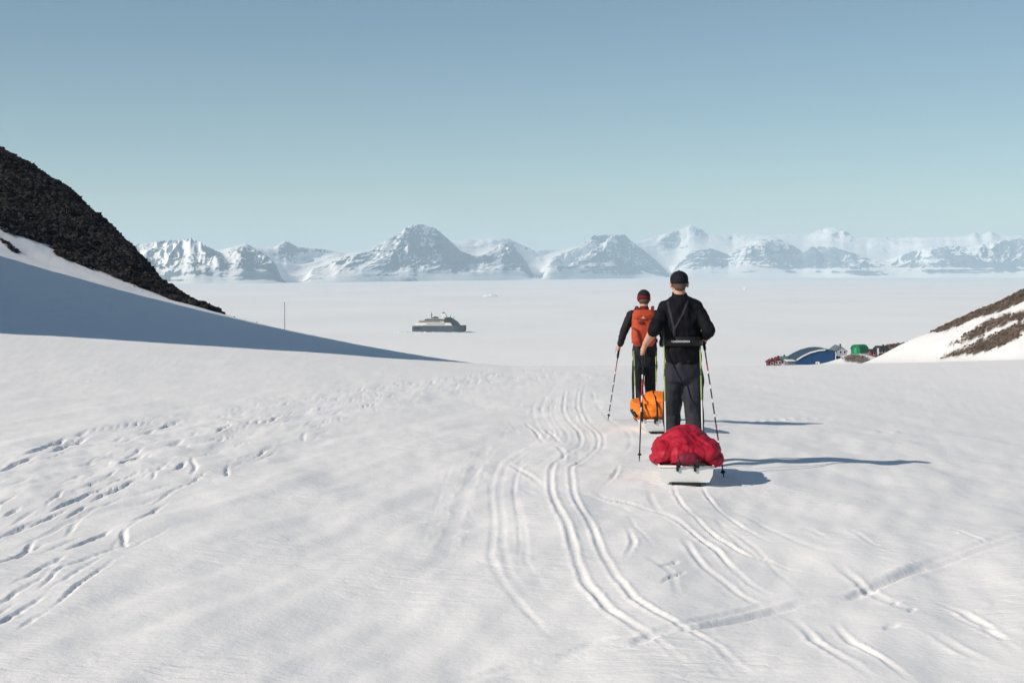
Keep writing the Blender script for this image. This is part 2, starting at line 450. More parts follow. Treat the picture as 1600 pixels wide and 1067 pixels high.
# ------------------------------------------------------------------ sea ice
def ice_mat():
    m, nt, p, L = new_mat('sea_ice')
    p.inputs['Roughness'].default_value = .7; p.inputs['Specular IOR Level'].default_value = .15
    g = nt.nodes.new('ShaderNodeNewGeometry')
    mp = nt.nodes.new('ShaderNodeMapping'); mp.inputs['Scale'].default_value = (.0012, .0007, .001)
    L.new(g.outputs['Position'], mp.inputs['Vector'])
    n = nt.nodes.new('ShaderNodeTexNoise'); n.inputs['Scale'].default_value = 1.0; n.inputs['Detail'].default_value = 9; n.inputs['Roughness'].default_value = .62
    L.new(mp.outputs[0], n.inputs['Vector'])
    r = nt.nodes.new('ShaderNodeValToRGB')
    r.color_ramp.elements[0].position = .3; r.color_ramp.elements[0].color = (.79, .79, .79, 1)
    r.color_ramp.elements[1].position = .68; r.color_ramp.elements[1].color = (.88, .87, .86, 1)
    L.new(n.outputs['Fac'], r.inputs[0]); L.new(r.outputs[0], p.inputs['Base Color'])
    b = nt.nodes.new('ShaderNodeTexNoise'); b.inputs['Scale'].default_value = .02; b.inputs['Detail'].default_value = 8
    L.new(g.outputs['Position'], b.inputs['Vector'])
    u = nt.nodes.new('ShaderNodeBump'); u.inputs['Distance'].default_value = 1.6; u.inputs['Strength'].default_value = 1
    L.new(b.outputs['Fac'], u.inputs['Height']); L.new(u.outputs['Normal'], p.inputs['Normal'])
    return m
M_ICE = ice_mat()
ex = np.linspace(-60000, 60000, 41); ey = np.concatenate([[-3000, 200], np.geomspace(600, 62000, 60)])
gx, gy = np.meshgrid(ex, ey)
sea_ice = mesh_np('sea_ice', np.stack([gx.ravel(), gy.ravel(), np.full(gx.size, SEA)], 1), grid_faces(*gx.shape), M_ICE)
tag(sea_ice, kind='structure')

# ------------------------------------------------------------------ far mountains across the fjord
def mtn_mat():
    m, nt, p, L = new_mat('mountain_snow_and_hazed_rock')
    p.inputs['Roughness'].default_value = .8; p.inputs['Specular IOR Level'].default_value = .1
    g = nt.nodes.new('ShaderNodeNewGeometry')
    at = nt.nodes.new('ShaderNodeAttribute'); at.attribute_name = 'rock'
    sep = nt.nodes.new('ShaderNodeSeparateXYZ'); L.new(g.outputs['Position'], sep.inputs[0])
    # flat-lying lava beds: snow rests on the ledges
    n1 = nt.nodes.new('ShaderNodeTexNoise'); n1.inputs['Scale'].default_value = .0011; n1.inputs['Detail'].default_value = 8; n1.inputs['Roughness'].default_value = .65
    L.new(g.outputs['Position'], n1.inputs['Vector'])
    mp = nt.nodes.new('ShaderNodeMapping'); mp.inputs['Scale'].default_value = (.00025, .00025, .016)
    L.new(g.outputs['Position'], mp.inputs['Vector'])
    n2 = nt.nodes.new('ShaderNodeTexNoise'); n2.inputs['Scale'].default_value = 1; n2.inputs['Detail'].default_value = 5; n2.inputs['Roughness'].default_value = .6
    L.new(mp.outputs[0], n2.inputs['Vector'])
    mp3 = nt.nodes.new('ShaderNodeMapping'); mp3.inputs['Scale'].default_value = (.004, .003, .0012)
    L.new(g.outputs['Position'], mp3.inputs['Vector'])
    n3 = nt.nodes.new('ShaderNodeTexNoise'); n3.inputs['Scale'].default_value = 1; n3.inputs['Detail'].default_value = 6; n3.inputs['Roughness'].default_value = .65
    L.new(mp3.outputs[0], n3.inputs['Vector'])
    def math_(op, a, b):
        q = nt.nodes.new('ShaderNodeMath'); q.operation = op
        for i, v in enumerate((a, b)):
            if isinstance(v, (int, float)): q.inputs[i].default_value = v
            else: L.new(v, q.inputs[i])
        return q.outputs[0]
    s = math_('MULTIPLY', math_('SUBTRACT', n2.outputs['Fac'], .5), 1.35)
    s2 = math_('MULTIPLY', math_('SUBTRACT', n1.outputs['Fac'], .5), .8)
    s3 = math_('MULTIPLY', math_('SUBTRACT', n3.outputs['Fac'], .5), .8)
    f = math_('ADD', math_('ADD', at.outputs['Fac'], s), math_('ADD', s2, s3))
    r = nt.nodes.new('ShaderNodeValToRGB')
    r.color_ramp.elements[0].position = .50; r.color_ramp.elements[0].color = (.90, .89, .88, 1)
    r.color_ramp.elements[1].position = .64; r.color_ramp.elements[1].color = (.14, .195, .245, 1)  # rock end carries the pale blue of distance haze in its colour
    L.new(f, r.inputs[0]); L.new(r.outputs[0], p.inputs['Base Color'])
    return m
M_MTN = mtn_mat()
_fp = np.array([(-300,392),(-100,385),(60,392),(150,395),(205,388),(222,385),(250,378),(300,377),(325,389),(350,402),(380,388),(400,390),(420,403),(440,426),(450,440),(466,440),(485,422),(520,410),(545,401),(575,392),(600,378),(620,368),(640,353),(660,351),(682,358),(705,378),(720,393),(745,402),(762,396),(785,379),(800,384),(815,400),(832,424),(846,428),(860,405),(880,396),(905,385),(925,368),(975,367),(990,380),(1010,395),(1030,412),(1047,429),(1057,415),(1080,392),(1110,388),(1138,398),(1150,390),(1175,376),(1215,373),(1240,385),(1255,395),(1265,386),(1300,386),(1330,395),(1360,405),(1390,405),(1410,398),(1440,388),(1480,385),(1520,384),(1550,378),(1575,374),(1600,373),(1750,370),(1950,378)], float)
_bp = np.array([(-300,400),(-100,396),(150,402),(220,398),(350,390),(385,381),(400,388),(430,386),(447,376),(465,386),(500,389),(540,396),(600,392),(660,384),(700,378),(740,374),(775,372),(793,372),(812,381),(835,391),(870,390),(905,385),(960,380),(1000,378),(1020,370),(1050,362),(1064,358),(1078,351),(1095,358),(1105,367),(1170,366),(1215,367),(1235,366),(1262,367),(1280,358),(1300,355),(1318,360),(1335,373),(1365,371),(1400,371),(1470,370),(1510,369),(1522,362),(1530,368),(1545,361),(1560,368),(1600,368),(1750,368),(1950,372)], float)
_sh = np.array([(-300,446),(220,444),(400,443),(600,440),(850,437),(1000,434.8),(1200,434.0),(1950,433.8)], float)
mp_ = np.linspace(-260, 1900, 1500)
tt = np.concatenate([np.linspace(0, .5, 110), np.linspace(.505, 1, 60)])
PX, T = np.meshgrid(mp_, tt)
Fp = np.interp(mp_, _fp[:, 0], _fp[:, 1]); Bp = np.interp(mp_, _bp[:, 0], _bp[:, 1])
def smooth(v, n):
    kx = np.hanning(2*n+1); kx /= kx.sum()
    return np.convolve(np.pad(v, n, mode='edge'), kx, 'valid')
ang = (mp_-800)/FPX
dep = (np.interp(mp_, _sh[:, 0], _sh[:, 1])-HOR)/FPX
D0 = smooth((EYE-SEA)/dep, 60)
scale = smooth(D0, 150)/25000.
D0 = D0*(1+.012*perlin(mp_/110., mp_*0, 207))
DF = D0 + (2500 + 900*perlin(mp_/75., mp_*0+.7, 211))*scale     # depth of the front crest
DB = smooth(D0, 40) + 7000*scale
Dm = np.where(T < .5, D0[None]+(DF-D0)[None]*(T/.5), DF[None]+(DB-DF)[None]*((T-.5)/.5))
hF = np.maximum((HOR-smooth(Fp, 3))/FPX*DF + EYE - SEA, 60)
hB = np.maximum((HOR-smooth(Bp, 3))/FPX*DB + EYE - SEA, 100)
XX = Dm*ang[None]; YY = Dm
sc_ = scale[None]
k = T/.5
wx = XX/sc_ + 500*fbm(XX/sc_/1500., YY/sc_/1500., 3, 219); wy = YY/sc_
# front range: talus, cliffs, gullies and spurs
prof = np.where(k < .12, k/.12*.16, .16 + .84*np.clip((k-.12)/.88, 0, 1)**.8)
gul = ridged(wx/1900.+wy/3600., wy/2100.-wx/5000., 6, 221)
spur = fbm(wx/2600., wy/2600., 3, 223)
mod_ = .50 + .72*gul + .32*spur
amp_ = sstep(-.1, .4, k)
z1 = hF[None]*prof*(.98*(1-amp_) + mod_*amp_)
z1 = -.05*hF[None]*np.logaddexp(-z1/(.05*hF[None]), -.98*np.ones_like(z1)/.05)     # flat summits
# snow plateau and the peaks behind it
q = np.clip((T-.5)/.5, 0, 1)
crest_f = z1[tt <= .5][-1]
sad = np.minimum(smooth(hF, 30)*.95, smooth(hB, 30)*.88)
tz = sstep(0, .16, q)
pk = ridged(wx/2400., wy/2000., 5, 231)
plate = sad[None]*(1+.05*fbm(wx/3000., wy/3000., 3, 233))
rise = np.clip((q-.45)/.55, 0, 1)
z2 = crest_f[None]*(1-tz) + tz*(plate + (hB[None]*1.02-plate)*rise**1.5*(.55+.6*pk))
ZZ = np.where(T <= .5, z1, z2)
# bring each column's skyline to the observed height
def fit(ZZ, sel, target_h_ang, n):
    el = ((ZZ + SEA - EYE)/Dm)[sel].max(0)
    el0 = np.maximum(el - (SEA-EYE)/D0*0, 1e-4)
    return smooth((target_h_ang + .005)/(el0 + .005), n)
fF = fit(ZZ, tt <= .5, (HOR-Fp)/FPX, 5)
wF = np.clip(1-(T-.5)/.06, 0, 1)
ZZ = ZZ*(1+(fF[None]-1)*wF)
fB = fit(ZZ, tt > .56, (HOR-Bp)/FPX, 4)
wB = np.clip((T-.62)/.25, 0, 1)
ZZ = ZZ*(1+(fB[None]-1)*wB)
ZZ = np.maximum(ZZ, -3) + SEA
back = np.stack([(DB+2500*scale)*ang, DB+2500*scale, np.full(mp_.size, SEA-2)], 1)
co = np.vstack([np.stack([XX.ravel(), YY.ravel(), ZZ.ravel()], 1), back])
nR = len(tt)+1
gy_, gx_ = np.gradient(ZZ)
dR = np.maximum(np.abs(np.gradient(Dm, axis=0)), 1); dX = np.maximum(np.abs(np.gradient(XX, axis=1)), 1)
slope = np.hypot(gy_/dR, gx_/dX)
face = -(gx_/dX)     # >0 faces right
big = fbm(wx/1900.+5, wy/1900., 4, 241)
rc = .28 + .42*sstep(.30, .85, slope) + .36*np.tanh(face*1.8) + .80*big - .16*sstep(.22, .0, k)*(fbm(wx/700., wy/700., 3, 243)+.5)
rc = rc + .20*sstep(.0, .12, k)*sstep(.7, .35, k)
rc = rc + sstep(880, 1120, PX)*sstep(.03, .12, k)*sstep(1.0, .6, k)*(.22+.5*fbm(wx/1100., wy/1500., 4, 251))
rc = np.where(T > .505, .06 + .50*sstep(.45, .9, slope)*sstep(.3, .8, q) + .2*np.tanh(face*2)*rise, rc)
rc = np.concatenate([rc.ravel(), np.full(mp_.size, .0)])
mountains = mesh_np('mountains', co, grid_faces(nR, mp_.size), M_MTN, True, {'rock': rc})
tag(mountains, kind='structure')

# ------------------------------------------------------------------ light
world = bpy.data.worlds.new('World'); scene.world = world; world.use_nodes = True
wn = world.node_tree
bg = wn.nodes['Background']
sky = wn.nodes.new('ShaderNodeTexSky'); sky.sky_type = 'NISHITA'; sky.sun_disc = False
sky.sun_elevation = SUN_EL
sundir = Vector((-math.cos(SUN_EL)*math.cos(SUN_AZ), -math.cos(SUN_EL)*math.sin(SUN_AZ), math.sin(SUN_EL)))
sky.sun_rotation = math.atan2(sundir.x, sundir.y)
sky.altitude = 0; sky.air_density = SKY_AIR; sky.dust_density = SKY_DUST; sky.ozone_density = SKY_OZONE
tint = wn.nodes.new('ShaderNodeMix'); tint.data_type = 'RGBA'; tint.blend_type = 'MULTIPLY'; tint.inputs[0].default_value = 1
tint.inputs[7].default_value = (*SKY_TINT, 1)
wn.links.new(sky.outputs[0], tint.inputs[6]); wn.links.new(tint.outputs[2], bg.inputs['Color'])
bg.inputs['Strength'].default_value = SKY_STR
sl = bpy.data.lights.new('sun', 'SUN'); sl.energy = SUN_STR; sl.angle = R(.53); sl.color = SUN_COL
so = bpy.data.objects.new('sun', sl); COL.objects.link(so)
so.rotation_euler = (-sundir).to_track_quat('-Z', 'Y').to_euler()
so.location = (-60, -10, 90)
scene.view_settings.view_transform = 'Standard'; scene.view_settings.look = 'None'
scene.view_settings.exposure = EXPO; scene.view_settings.gamma = 1

# ------------------------------------------------------------------ haze
def build_haze():
    me = bpy.data.meshes.new('haze'); bm = bmesh.new()
    x0, x1, y0, y1, z0, z1 = -58000, 58000, -2500, 56000, SEA-3.5, max(ZZ.max()+40, 60)
    vs = [bm.verts.new((a, b, c)) for c in (z0, z1) for b in (y0, y1) for a in (x0, x1)]
    for f in ((0,2,3,1),(4,5,7,6),(0,1,5,4),(2,6,7,3),(0,4,6,2),(1,3,7,5)): bm.faces.new([vs[i] for i in f])
    bmesh.ops.recalc_face_normals(bm, faces=bm.faces); bm.to_mesh(me); bm.free()
    o = bpy.data.objects.new('haze', me); COL.objects.link(o)
    m = bpy.data.materials.new('haze'); m.use_nodes = True; nt = m.node_tree
    for n in list(nt.nodes):
        if n.type == 'BSDF_PRINCIPLED': nt.nodes.remove(n)
    v = nt.nodes.new('ShaderNodeVolumePrincipled')
    v.inputs['Color'].default_value = (*HAZE_COL, 1); v.inputs['Density'].default_value = HAZE_D; v.inputs['Anisotropy'].default_value = 0
    nt.links.new(v.outputs[0], nt.nodes['Material Output'].inputs['Volume'])
    me.materials.append(m); tag(o, kind='stuff')
    return o
haze = build_haze()
scene.cycles.volume_bounces = 3; scene.cycles.max_bounces = 8
# ------------------------------------------------------------------ mesh building helpers
DG = lambda: bpy.context.evaluated_depsgraph_get()
class MB:
    """collects shapes into ONE mesh; each shape may use its own material slot"""
    def __init__(s): s.v = []; s.f = []; s.m = []; s.cur = 0
    def add(s, vs, fs):
        n = len(s.v); s.v += [tuple(v) for v in vs]; s.f += [tuple(i+n for i in f) for f in fs]; s.m += [s.cur]*len(fs); return s
    def box(s, x0, x1, y0, y1, z0, z1, M=None):
        vs = [Vector((a, b, c)) for c in (z0, z1) for b in (y0, y1) for a in (x0, x1)]
        if M: vs = [M @ v for v in vs]
        return s.add(vs, [(0,2,3,1),(4,5,7,6),(0,1,5,4),(2,6,7,3),(0,4,6,2),(1,3,7,5)])
    def tube(s, pts, rad, n=10, cap=True, flat=None):
        pts = [Vector(p) for p in pts]; k = len(pts)
        if not hasattr(rad, '__len__'): rad = [rad]*k
        vs = []; fs = []; up = None
        for i, p in enumerate(pts):
            d = (pts[min(i+1, k-1)]-pts[max(i-1, 0)]).normalized()
            if up is None:
                up = Vector((0, 0, 1)) if abs(d.z) < .9 else Vector((0, 1, 0))
            sx = d.cross(up).normalized(); up = sx.cross(d).normalized()
            for j in range(n):
                a = 2*math.pi*j/n
                r = rad[i]
                rx, ry = (r if not isinstance(r, tuple) else r[0]), (r if not isinstance(r, tuple) else r[1])
                vs.append(p+sx*math.cos(a)*rx+up*math.sin(a)*ry)
        for i in range(k-1):
            for j in range(n):
                fs.append((i*n+j, i*n+(j+1) % n, (i+1)*n+(j+1) % n, (i+1)*n+j))
        if cap: fs += [tuple(range(n-1, -1, -1)), tuple(range((k-1)*n, k*n))]
        return s.add(vs, fs)
    def prism(s, prof, y0, y1, shift=(0, 0)):
        """profile in x,z extruded along y"""
        n = len(prof)
        vs = [(x, y0, z) for x, z in prof] + [(x+shift[0], y1, z+shift[1]) for x, z in prof]
        fs = [tuple(range(n)), tuple(range(2*n-1, n-1, -1))] + [(i, n+i, n+(i+1) % n, (i+1) % n) for i in range(n)]
        return s.add(vs, fs)
    def build(s, name, mats, parent=None, smooth=False, loc=None, bevel=0):
        me = bpy.data.meshes.new(name); me.from_pydata(s.v, [], s.f)
        if not isinstance(mats, (list, tuple)): mats = [mats]
        for m in mats: me.materials.append(m)
        me.polygons.foreach_set('material_index', s.m)
        bm = bmesh.new(); bm.from_mesh(me); bmesh.ops.recalc_face_normals(bm, faces=bm.faces)
        if bevel: bmesh.ops.bevel(bm, geom=list(bm.edges), offset=bevel, segments=2, affect='EDGES')
        bm.to_mesh(me); bm.free()
        me.polygons.foreach_set('use_smooth', [smooth]*len(me.polygons)); me.update()
        o = bpy.data.objects.new(name, me); COL.objects.link(o)
        if parent: o.parent = parent
        if loc: o.location = loc
        return o
def empty(name, loc, rz=0, label=None, cat=None, group=None):
    o = bpy.data.objects.new(name, None); COL.objects.link(o); o.location = loc; o.rotation_euler = (0, 0, rz); o.empty_display_size = .2
    return tag(o, label, cat, group)
def copy_tree(o, parent=None):
    c = o.copy(); COL.objects.link(c)
    if parent: c.parent = parent
    for ch in list(o.children): copy_tree(ch, c)
    return c

class Blob:
    """overlapping rounded limbs fused into one continuous skin"""
    def __init__(s): s.bm = bmesh.new()
    def cap(s, a, b, ra, rb, n=14):
        """tapered capsule"""
        a, b = Vector(a), Vector(b); d = b-a; L = d.length or 1e-6; q = d.to_track_quat('Z', 'Y').to_matrix()
        ring = []
        prof = [(-ra*math.cos(t), ra*math.sin(t)) for t in np.linspace(.08, math.pi/2, 5)] + [(L+rb*math.sin(t), rb*math.cos(t)) for t in np.linspace(0, math.pi/2-.08, 5)]
        for z, r in prof:
            ring.append([s.bm.verts.new(a + q @ Vector((r*math.cos(2*math.pi*j/n), r*math.sin(2*math.pi*j/n), z))) for j in range(n)])
        for i in range(len(ring)-1):
            for j in range(n): s.bm.faces.new((ring[i][j], ring[i][(j+1) % n], ring[i+1][(j+1) % n], ring[i+1][j]))
        s.bm.faces.new(ring[0][::-1]); s.bm.faces.new(ring[-1])
        return s
    def chain(s, pts, rad):
        for i in range(len(pts)-1): s.cap(pts[i], pts[i+1], rad[i], rad[i+1])
        return s
    def ell(s, c, r, rot=None, seg=20):
        M = Matrix.Translation(c) @ (rot.to_4x4() if rot else Matrix.Identity(4)) @ Matrix.Diagonal((*r, 1))
        bmesh.ops.create_uvsphere(s.bm, u_segments=seg, v_segments=seg//2+2, radius=1, matrix=M); return s
    def loft(s, secs, n=24, e=2.4):
        """rings (cx, cy, z, rx, ry) with rounded-box outline"""
        rings = []
        for cx, cy, z, rx, ry in secs:
            r = []
            for j in range(n):
                t = 2*math.pi*j/n; c, q = math.cos(t), math.sin(t)
                r.append(s.bm.verts.new((cx+rx*math.copysign(abs(c)**(2/e), c), cy+ry*math.copysign(abs(q)**(2/e), q), z)))
            rings.append(r)
        for i in range(len(rings)-1):
            for j in range(n): s.bm.faces.new((rings[i][j], rings[i][(j+1) % n], rings[i+1][(j+1) % n], rings[i+1][j]))
        s.bm.faces.new(rings[0][::-1]); s.bm.faces.new(rings[-1]); return s
    def build(s, name, mat, parent=None, voxel=.012, smooth=3, wr=None, loc=None, cut=None):
        me = bpy.data.meshes.new(name+'_raw'); bmesh.ops.recalc_face_normals(s.bm, faces=s.bm.faces); s.bm.to_mesh(me); s.bm.free()
        o = bpy.data.objects.new(name, me); COL.objects.link(o)
        md = o.modifiers.new('fuse', 'REMESH'); md.mode = 'VOXEL'; md.voxel_size = voxel
        dg = DG(); dg.update()
        me2 = bpy.data.meshes.new_from_object(o.evaluated_get(dg)); o.modifiers.clear(); o.data = me2; bpy.data.meshes.remove(me)
        bm = bmesh.new(); bm.from_mesh(me2)
        for _ in range(smooth): bmesh.ops.smooth_vert(bm, verts=bm.verts, factor=.5, use_axis_x=True, use_axis_y=True, use_axis_z=True)
        bm.normal_update()
        if wr:
            for v in bm.verts: v.co += v.normal*wr(v.co)
        if cut:
            co, no = cut
            g = bmesh.ops.bisect_plane(bm, geom=bm.verts[:]+bm.edges[:]+bm.faces[:], plane_co=co, plane_no=no, clear_outer=True)
            bmesh.ops.holes_fill(bm, edges=[e for e in bm.edges if e.is_boundary])
        bm.to_mesh(me2); bm.free()
        me2.name = name; me2.materials.clear(); me2.materials.append(mat)
        me2.polygons.foreach_set('use_smooth', [True]*len(me2.polygons)); me2.update()
        if parent: o.parent = parent
        if loc: o.location = loc
        return o
def folds(amp, f, seed=0, stretch=(1, 1, 1)):
    def fn(c):
        p = Vector((c.x*f*stretch[0]+seed, c.y*f*stretch[1], c.z*f*stretch[2]))
        a = mnoise.noise(p); b = mnoise.noise(p*2.3+Vector((7, 3, 1)))
        return amp*((1-abs(a)*2)*.6 + b*.5 - .2)
    return fn
def boulders(name, pts, sizes, mat, seed, flat=.75, sub=1):
    """loose angular stones as one mass"""
    r = np.random.default_rng(seed)
    bm = bmesh.new(); bmesh.ops.create_icosphere(bm, subdivisions=sub, radius=1)
    V0 = np.array([v.co[:] for v in bm.verts]); F0 = np.array([[v.index for v in f.verts] for f in bm.faces]); bm.free()
    vars_ = []
    for k in range(14):
        V = V0.copy()
        V = V*(1+r.uniform(-.28, .28, (len(V), 1)))
        for _ in range(5):                      # chop flat facets
            d = r.normal(size=3); d /= np.linalg.norm(d); lim = r.uniform(.45, .85)
            t = V @ d; V = np.where((t > lim)[:, None], V-np.outer(t-lim, d), V)
        V *= r.uniform(.7, 1.3, 3)
        vars_.append(V)
    allv = []; allf = []; n = 0
    for (p, sz) in zip(pts, sizes):
        V = vars_[r.integers(14)]
        a = r.uniform(0, 2*np.pi); c, s = np.cos(a), np.sin(a); b = r.uniform(-.5, .5)
        Rz = np.array([[c, -s, 0], [s, c, 0], [0, 0, 1]]); Rx = np.array([[1, 0, 0], [0, np.cos(b), -np.sin(b)], [0, np.sin(b), np.cos(b)]])
        W = (V*sz*np.array([1, 1, flat])) @ (Rz @ Rx).T + np.array(p)
        allv.append(W); allf.append(F0+n); n += len(W)
    return mesh_np(name, np.vstack(allv), np.vstack(allf), mat, False)
def at(px, py, Y):
    u, v = ray(px, py); return Vector((u*Y, Y, EYE+v*Y))

# ------------------------------------------------------------------ rocks on the slopes
def rock_mat(name, dark, light, scale=.5):
    m, nt, p, L = new_mat(name)
    p.inputs['Roughness'].default_value = .9; p.inputs['Specular IOR Level'].default_value = .15
    g = nt.nodes.new('ShaderNodeNewGeometry')
    n = nt.nodes.new('ShaderNodeTexNoise'); n.inputs['Scale'].default_value = scale; n.inputs['Detail'].default_value = 8; n.inputs['Roughness'].default_value = .7
    L.new(g.outputs['Position'], n.inputs['Vector'])
    r = nt.nodes.new('ShaderNodeValToRGB'); r.color_ramp.elements[0].position = .32; r.color_ramp.elements[0].color = (*dark, 1)
    r.color_ramp.elements[1].position = .7; r.color_ramp.elements[1].color = (*light, 1)
    L.new(n.outputs['Fac'], r.inputs[0])
    mx = nt.nodes.new('ShaderNodeMix'); mx.data_type = 'RGBA'; mx.blend_type = 'MULTIPLY'; mx.inputs[0].default_value = .6
    L.new(r.outputs[0], mx.inputs[6])
    cr = nt.nodes.new('ShaderNodeValToRGB'); cr.color_ramp.elements[0].color = (.45, .45, .45, 1); cr.color_ramp.elements[1].color = (1.25, 1.2, 1.15, 1)
    L.new(g.outputs['Random Per Island'], cr.inputs[0]); L.new(cr.outputs[0], mx.inputs[7])
    L.new(mx.outputs[2], p.inputs['Base Color'])
    return m
M_SCREE = rock_mat('dark_rock', (.006, .006, .008), (.046, .041, .041), .22)
M_BROWN = rock_mat('brown_rock', (.045, .034, .027), (.22, .165, .13))
def scatter(n, x0, x1, y0, y1, fn, seed, smin, smax, pw=2.5):
    r = np.random.default_rng(seed)
    x = r.uniform(x0, x1, n); y = r.uniform(y0, y1, n)
    k = r.uniform(0, 1, n) < fn(x, y); x, y = x[k], y[k]
    s = smin + (smax-smin)*r.uniform(0, 1, x.size)**pw
    z = land(x, y) + s*.12
    return np.stack([x, y, z], 1), s
p1, s1 = scatter(150000, -118, -50, 236, 306, lambda x, y: np.where((x > -.40*y-3), hill_rock(x, y), 0)*.9+.0, 5, .12, 1.0, 7)
p1b, s1b = scatter(1500, -95, -44, 225, 262, lambda x, y: np.exp(-np.maximum(0, 247-y)/3)*.2, 6, .06, .22)
STRK = [ground_hit(*q_) for q_ in ((-6,371),(8,378),(24,394))]
def near_strk(x, y, w=.55):
    d = np.full(x.shape, 9e9)
    for (ax, ay), (bx_, by_) in zip(STRK[:-1], STRK[1:]):
        vx, vy = bx_-ax, by_-ay; tt_ = np.clip(((x-ax)*vx+(y-ay)*vy)/(vx*vx+vy*vy), 0, 1); d = np.minimum(d, np.hypot(x-ax-tt_*vx, y-ay-tt_*vy))
    return np.exp(-(d/w)**2)
p1c, s1c = scatter(9000, STRK[0][0]-4, STRK[-1][0]+4, STRK[0][1]-8, STRK[-1][1]+8, lambda x, y: near_strk(x, y)*.9, 9, .08, .35)
scree = boulders('scree', np.vstack([p1, p1b, p1c]), np.concatenate([s1, s1b, s1c]), M_SCREE, 3)
tag(scree, kind='stuff')
def rr(x, y): return right_rock(x, y, 0)
p2, s2 = scatter(70000, 80, 135, 245, 345, lambda x, y: rr(x, y)*.6, 8, .08, .42, 3)
p2b, s2b = scatter(5000, 86, 125, 262, 330, lambda x, y: .02+0*x, 12, .05, .2, 3)
p2c, s2c = scatter(5000, 102, 126, 402, 428, lambda x, y: np.exp(-((y-414)/6)**2)*.7, 13, .12, .55, 3)
p2d, s2d = scatter(2500, 85, 98, 362, 388, lambda x, y: np.where(np.hypot((x-91)/3.2, (y-374)/9) < 1, .4, 0), 14, .06, .3)
rubble = boulders('rubble', np.vstack([p2, p2b, p2c, p2d]), np.concatenate([s2, s2b, s2c, s2d]), M_BROWN, 4)
tag(rubble, kind='stuff')
# ------------------------------------------------------------------ people, sleds, poles
M_SKIN = simple('skin', (.55, .30, .21), .55, var=.08, scale=40)
M_HAIR = simple('hair', (.10, .065, .045), .8, var=.3, scale=200, bump=.002, bscale=400)
M_BLACK = simple('black_fleece', (.0055, .0055, .009), .8, var=.35, scale=10, bump=.003, bscale=45, spec=.16)
M_CAP = simple('black_cotton', (.012, .012, .018), .85, var=.25, scale=30, spec=.15)
M_GREY = simple('charcoal_softshell', (.026, .028, .037), .75, var=.3, scale=9, bump=.003, bscale=60, spec=.2)
M_DARKT = simple('dark_softshell', (.012, .014, .018), .85, var=.3, scale=9, bump=.003, bscale=60, spec=.2)
M_SHIRT = simple('dark_grey_knit', (.022, .022, .026), .9, var=.3, scale=12, bump=.002, bscale=100, spec=.15)
M_WEB = simple('grey_webbing', (.024, .026, .032), .8, var=.2, scale=80)
M_WHITE = simple('white_print', (.50, .51, .53), .6, var=.05)
M_RED = simple('red_ripstop', (.37, .006, .026), .62, var=.18, scale=7, bump=.004, bscale=35, spec=.35)
M_REDD = simple('dark_red_ripstop', (.17, .008, .028), .7, var=.2, scale=9, bump=.003, bscale=40)
M_ORANGE = simple('orange_tarpaulin', (.80, .19, .012), .5, var=.15, scale=6, bump=.003, bscale=30, spec=.4)
M_PACK = simple('rust_orange_nylon', (.42, .055, .02), .65, var=.2, scale=9, bump=.003, bscale=50)
M_PACKD = simple('dark_red_nylon', (.16, .02, .02), .75, var=.2, scale=12)
M_HULL = simple('white_moulded_plastic', (.66, .67, .67), .38, var=.05, scale=6, spec=.5)
M_RIM = simple('pinkish_white_edge', (.66, .56, .57), .5, var=.05)
M_PLBLK = simple('black_plastic', (.014, .014, .016), .5, var=.2)
M_ROD = simple('yellow_green_fibreglass', (.30, .42, .15), .45, var=.2, scale=4)
M_RODD = simple('dark_green_fibreglass', (.06, .14, .06), .45, var=.2, scale=4)
M_PBLK = simple('pole_black', (.012, .012, .014), .35)
M_PRED = simple('pole_red', (.45, .02, .03), .35)
M_PWHT = simple('pole_white', (.72, .71, .70), .4)
M_BEAN = simple('black_wool', (.016, .013, .014), .95, var=.3, scale=90, bump=.003, bscale=160)
M_BEANR = simple('dark_red_wool', (.14, .012, .018), .95, var=.3, scale=90, bump=.003, bscale=160)
M_EYEW = simple('eye_white', (.8, .78, .75), .3); M_EYED = simple('eye_iris', (.03, .02, .015), .2)
M_BOOT = simple('black_leather', (.015, .014, .014), .5, var=.2)

def head_shape(b, c, tilt=0.0, s=1.0):
    """skull, jaw, face features and ears about centre c (face towards +y)"""
    c = Vector(c); Rm = Matrix.Rotation(tilt, 3, 'X')
    def P(x, y, z): return c + Rm @ (Vector((x, y, z))*s)
    b.ell(P(0, -.005, .03), (.077*s, .097*s, .092*s), Rm)
    b.ell(P(0, .028, -.045), (.060*s, .064*s, .075*s), Rm)
    b.ell(P(0, .060, -.095), (.033*s, .028*s, .026*s), Rm)                 # chin
    b.cap(P(0, .088, .012), P(0, .108, -.026), .010*s, .016*s)            # nose
    b.cap(P(-.024, .086, .030), P(.024, .086, .030), .014*s, .014*s)      # brow
    b.cap(P(-.022, .086, -.062), P(.022, .086, -.062), .008*s, .008*s)    # lips
    b.cap(P(-.020, .083, -.074), P(.020, .083, -.074), .009*s, .009*s)
    for q in (-1, 1):
        b.ell(P(q*.047, .062, -.025), (.026*s, .024*s, .022*s), Rm)        # cheek
        b.ell(P(q*.083, -.008, -.012), (.011*s, .020*s, .033*s), Rm)       # ear
        b.ell(P(q*.088, -.016, .004), (.010*s, .012*s, .018*s), Rm)
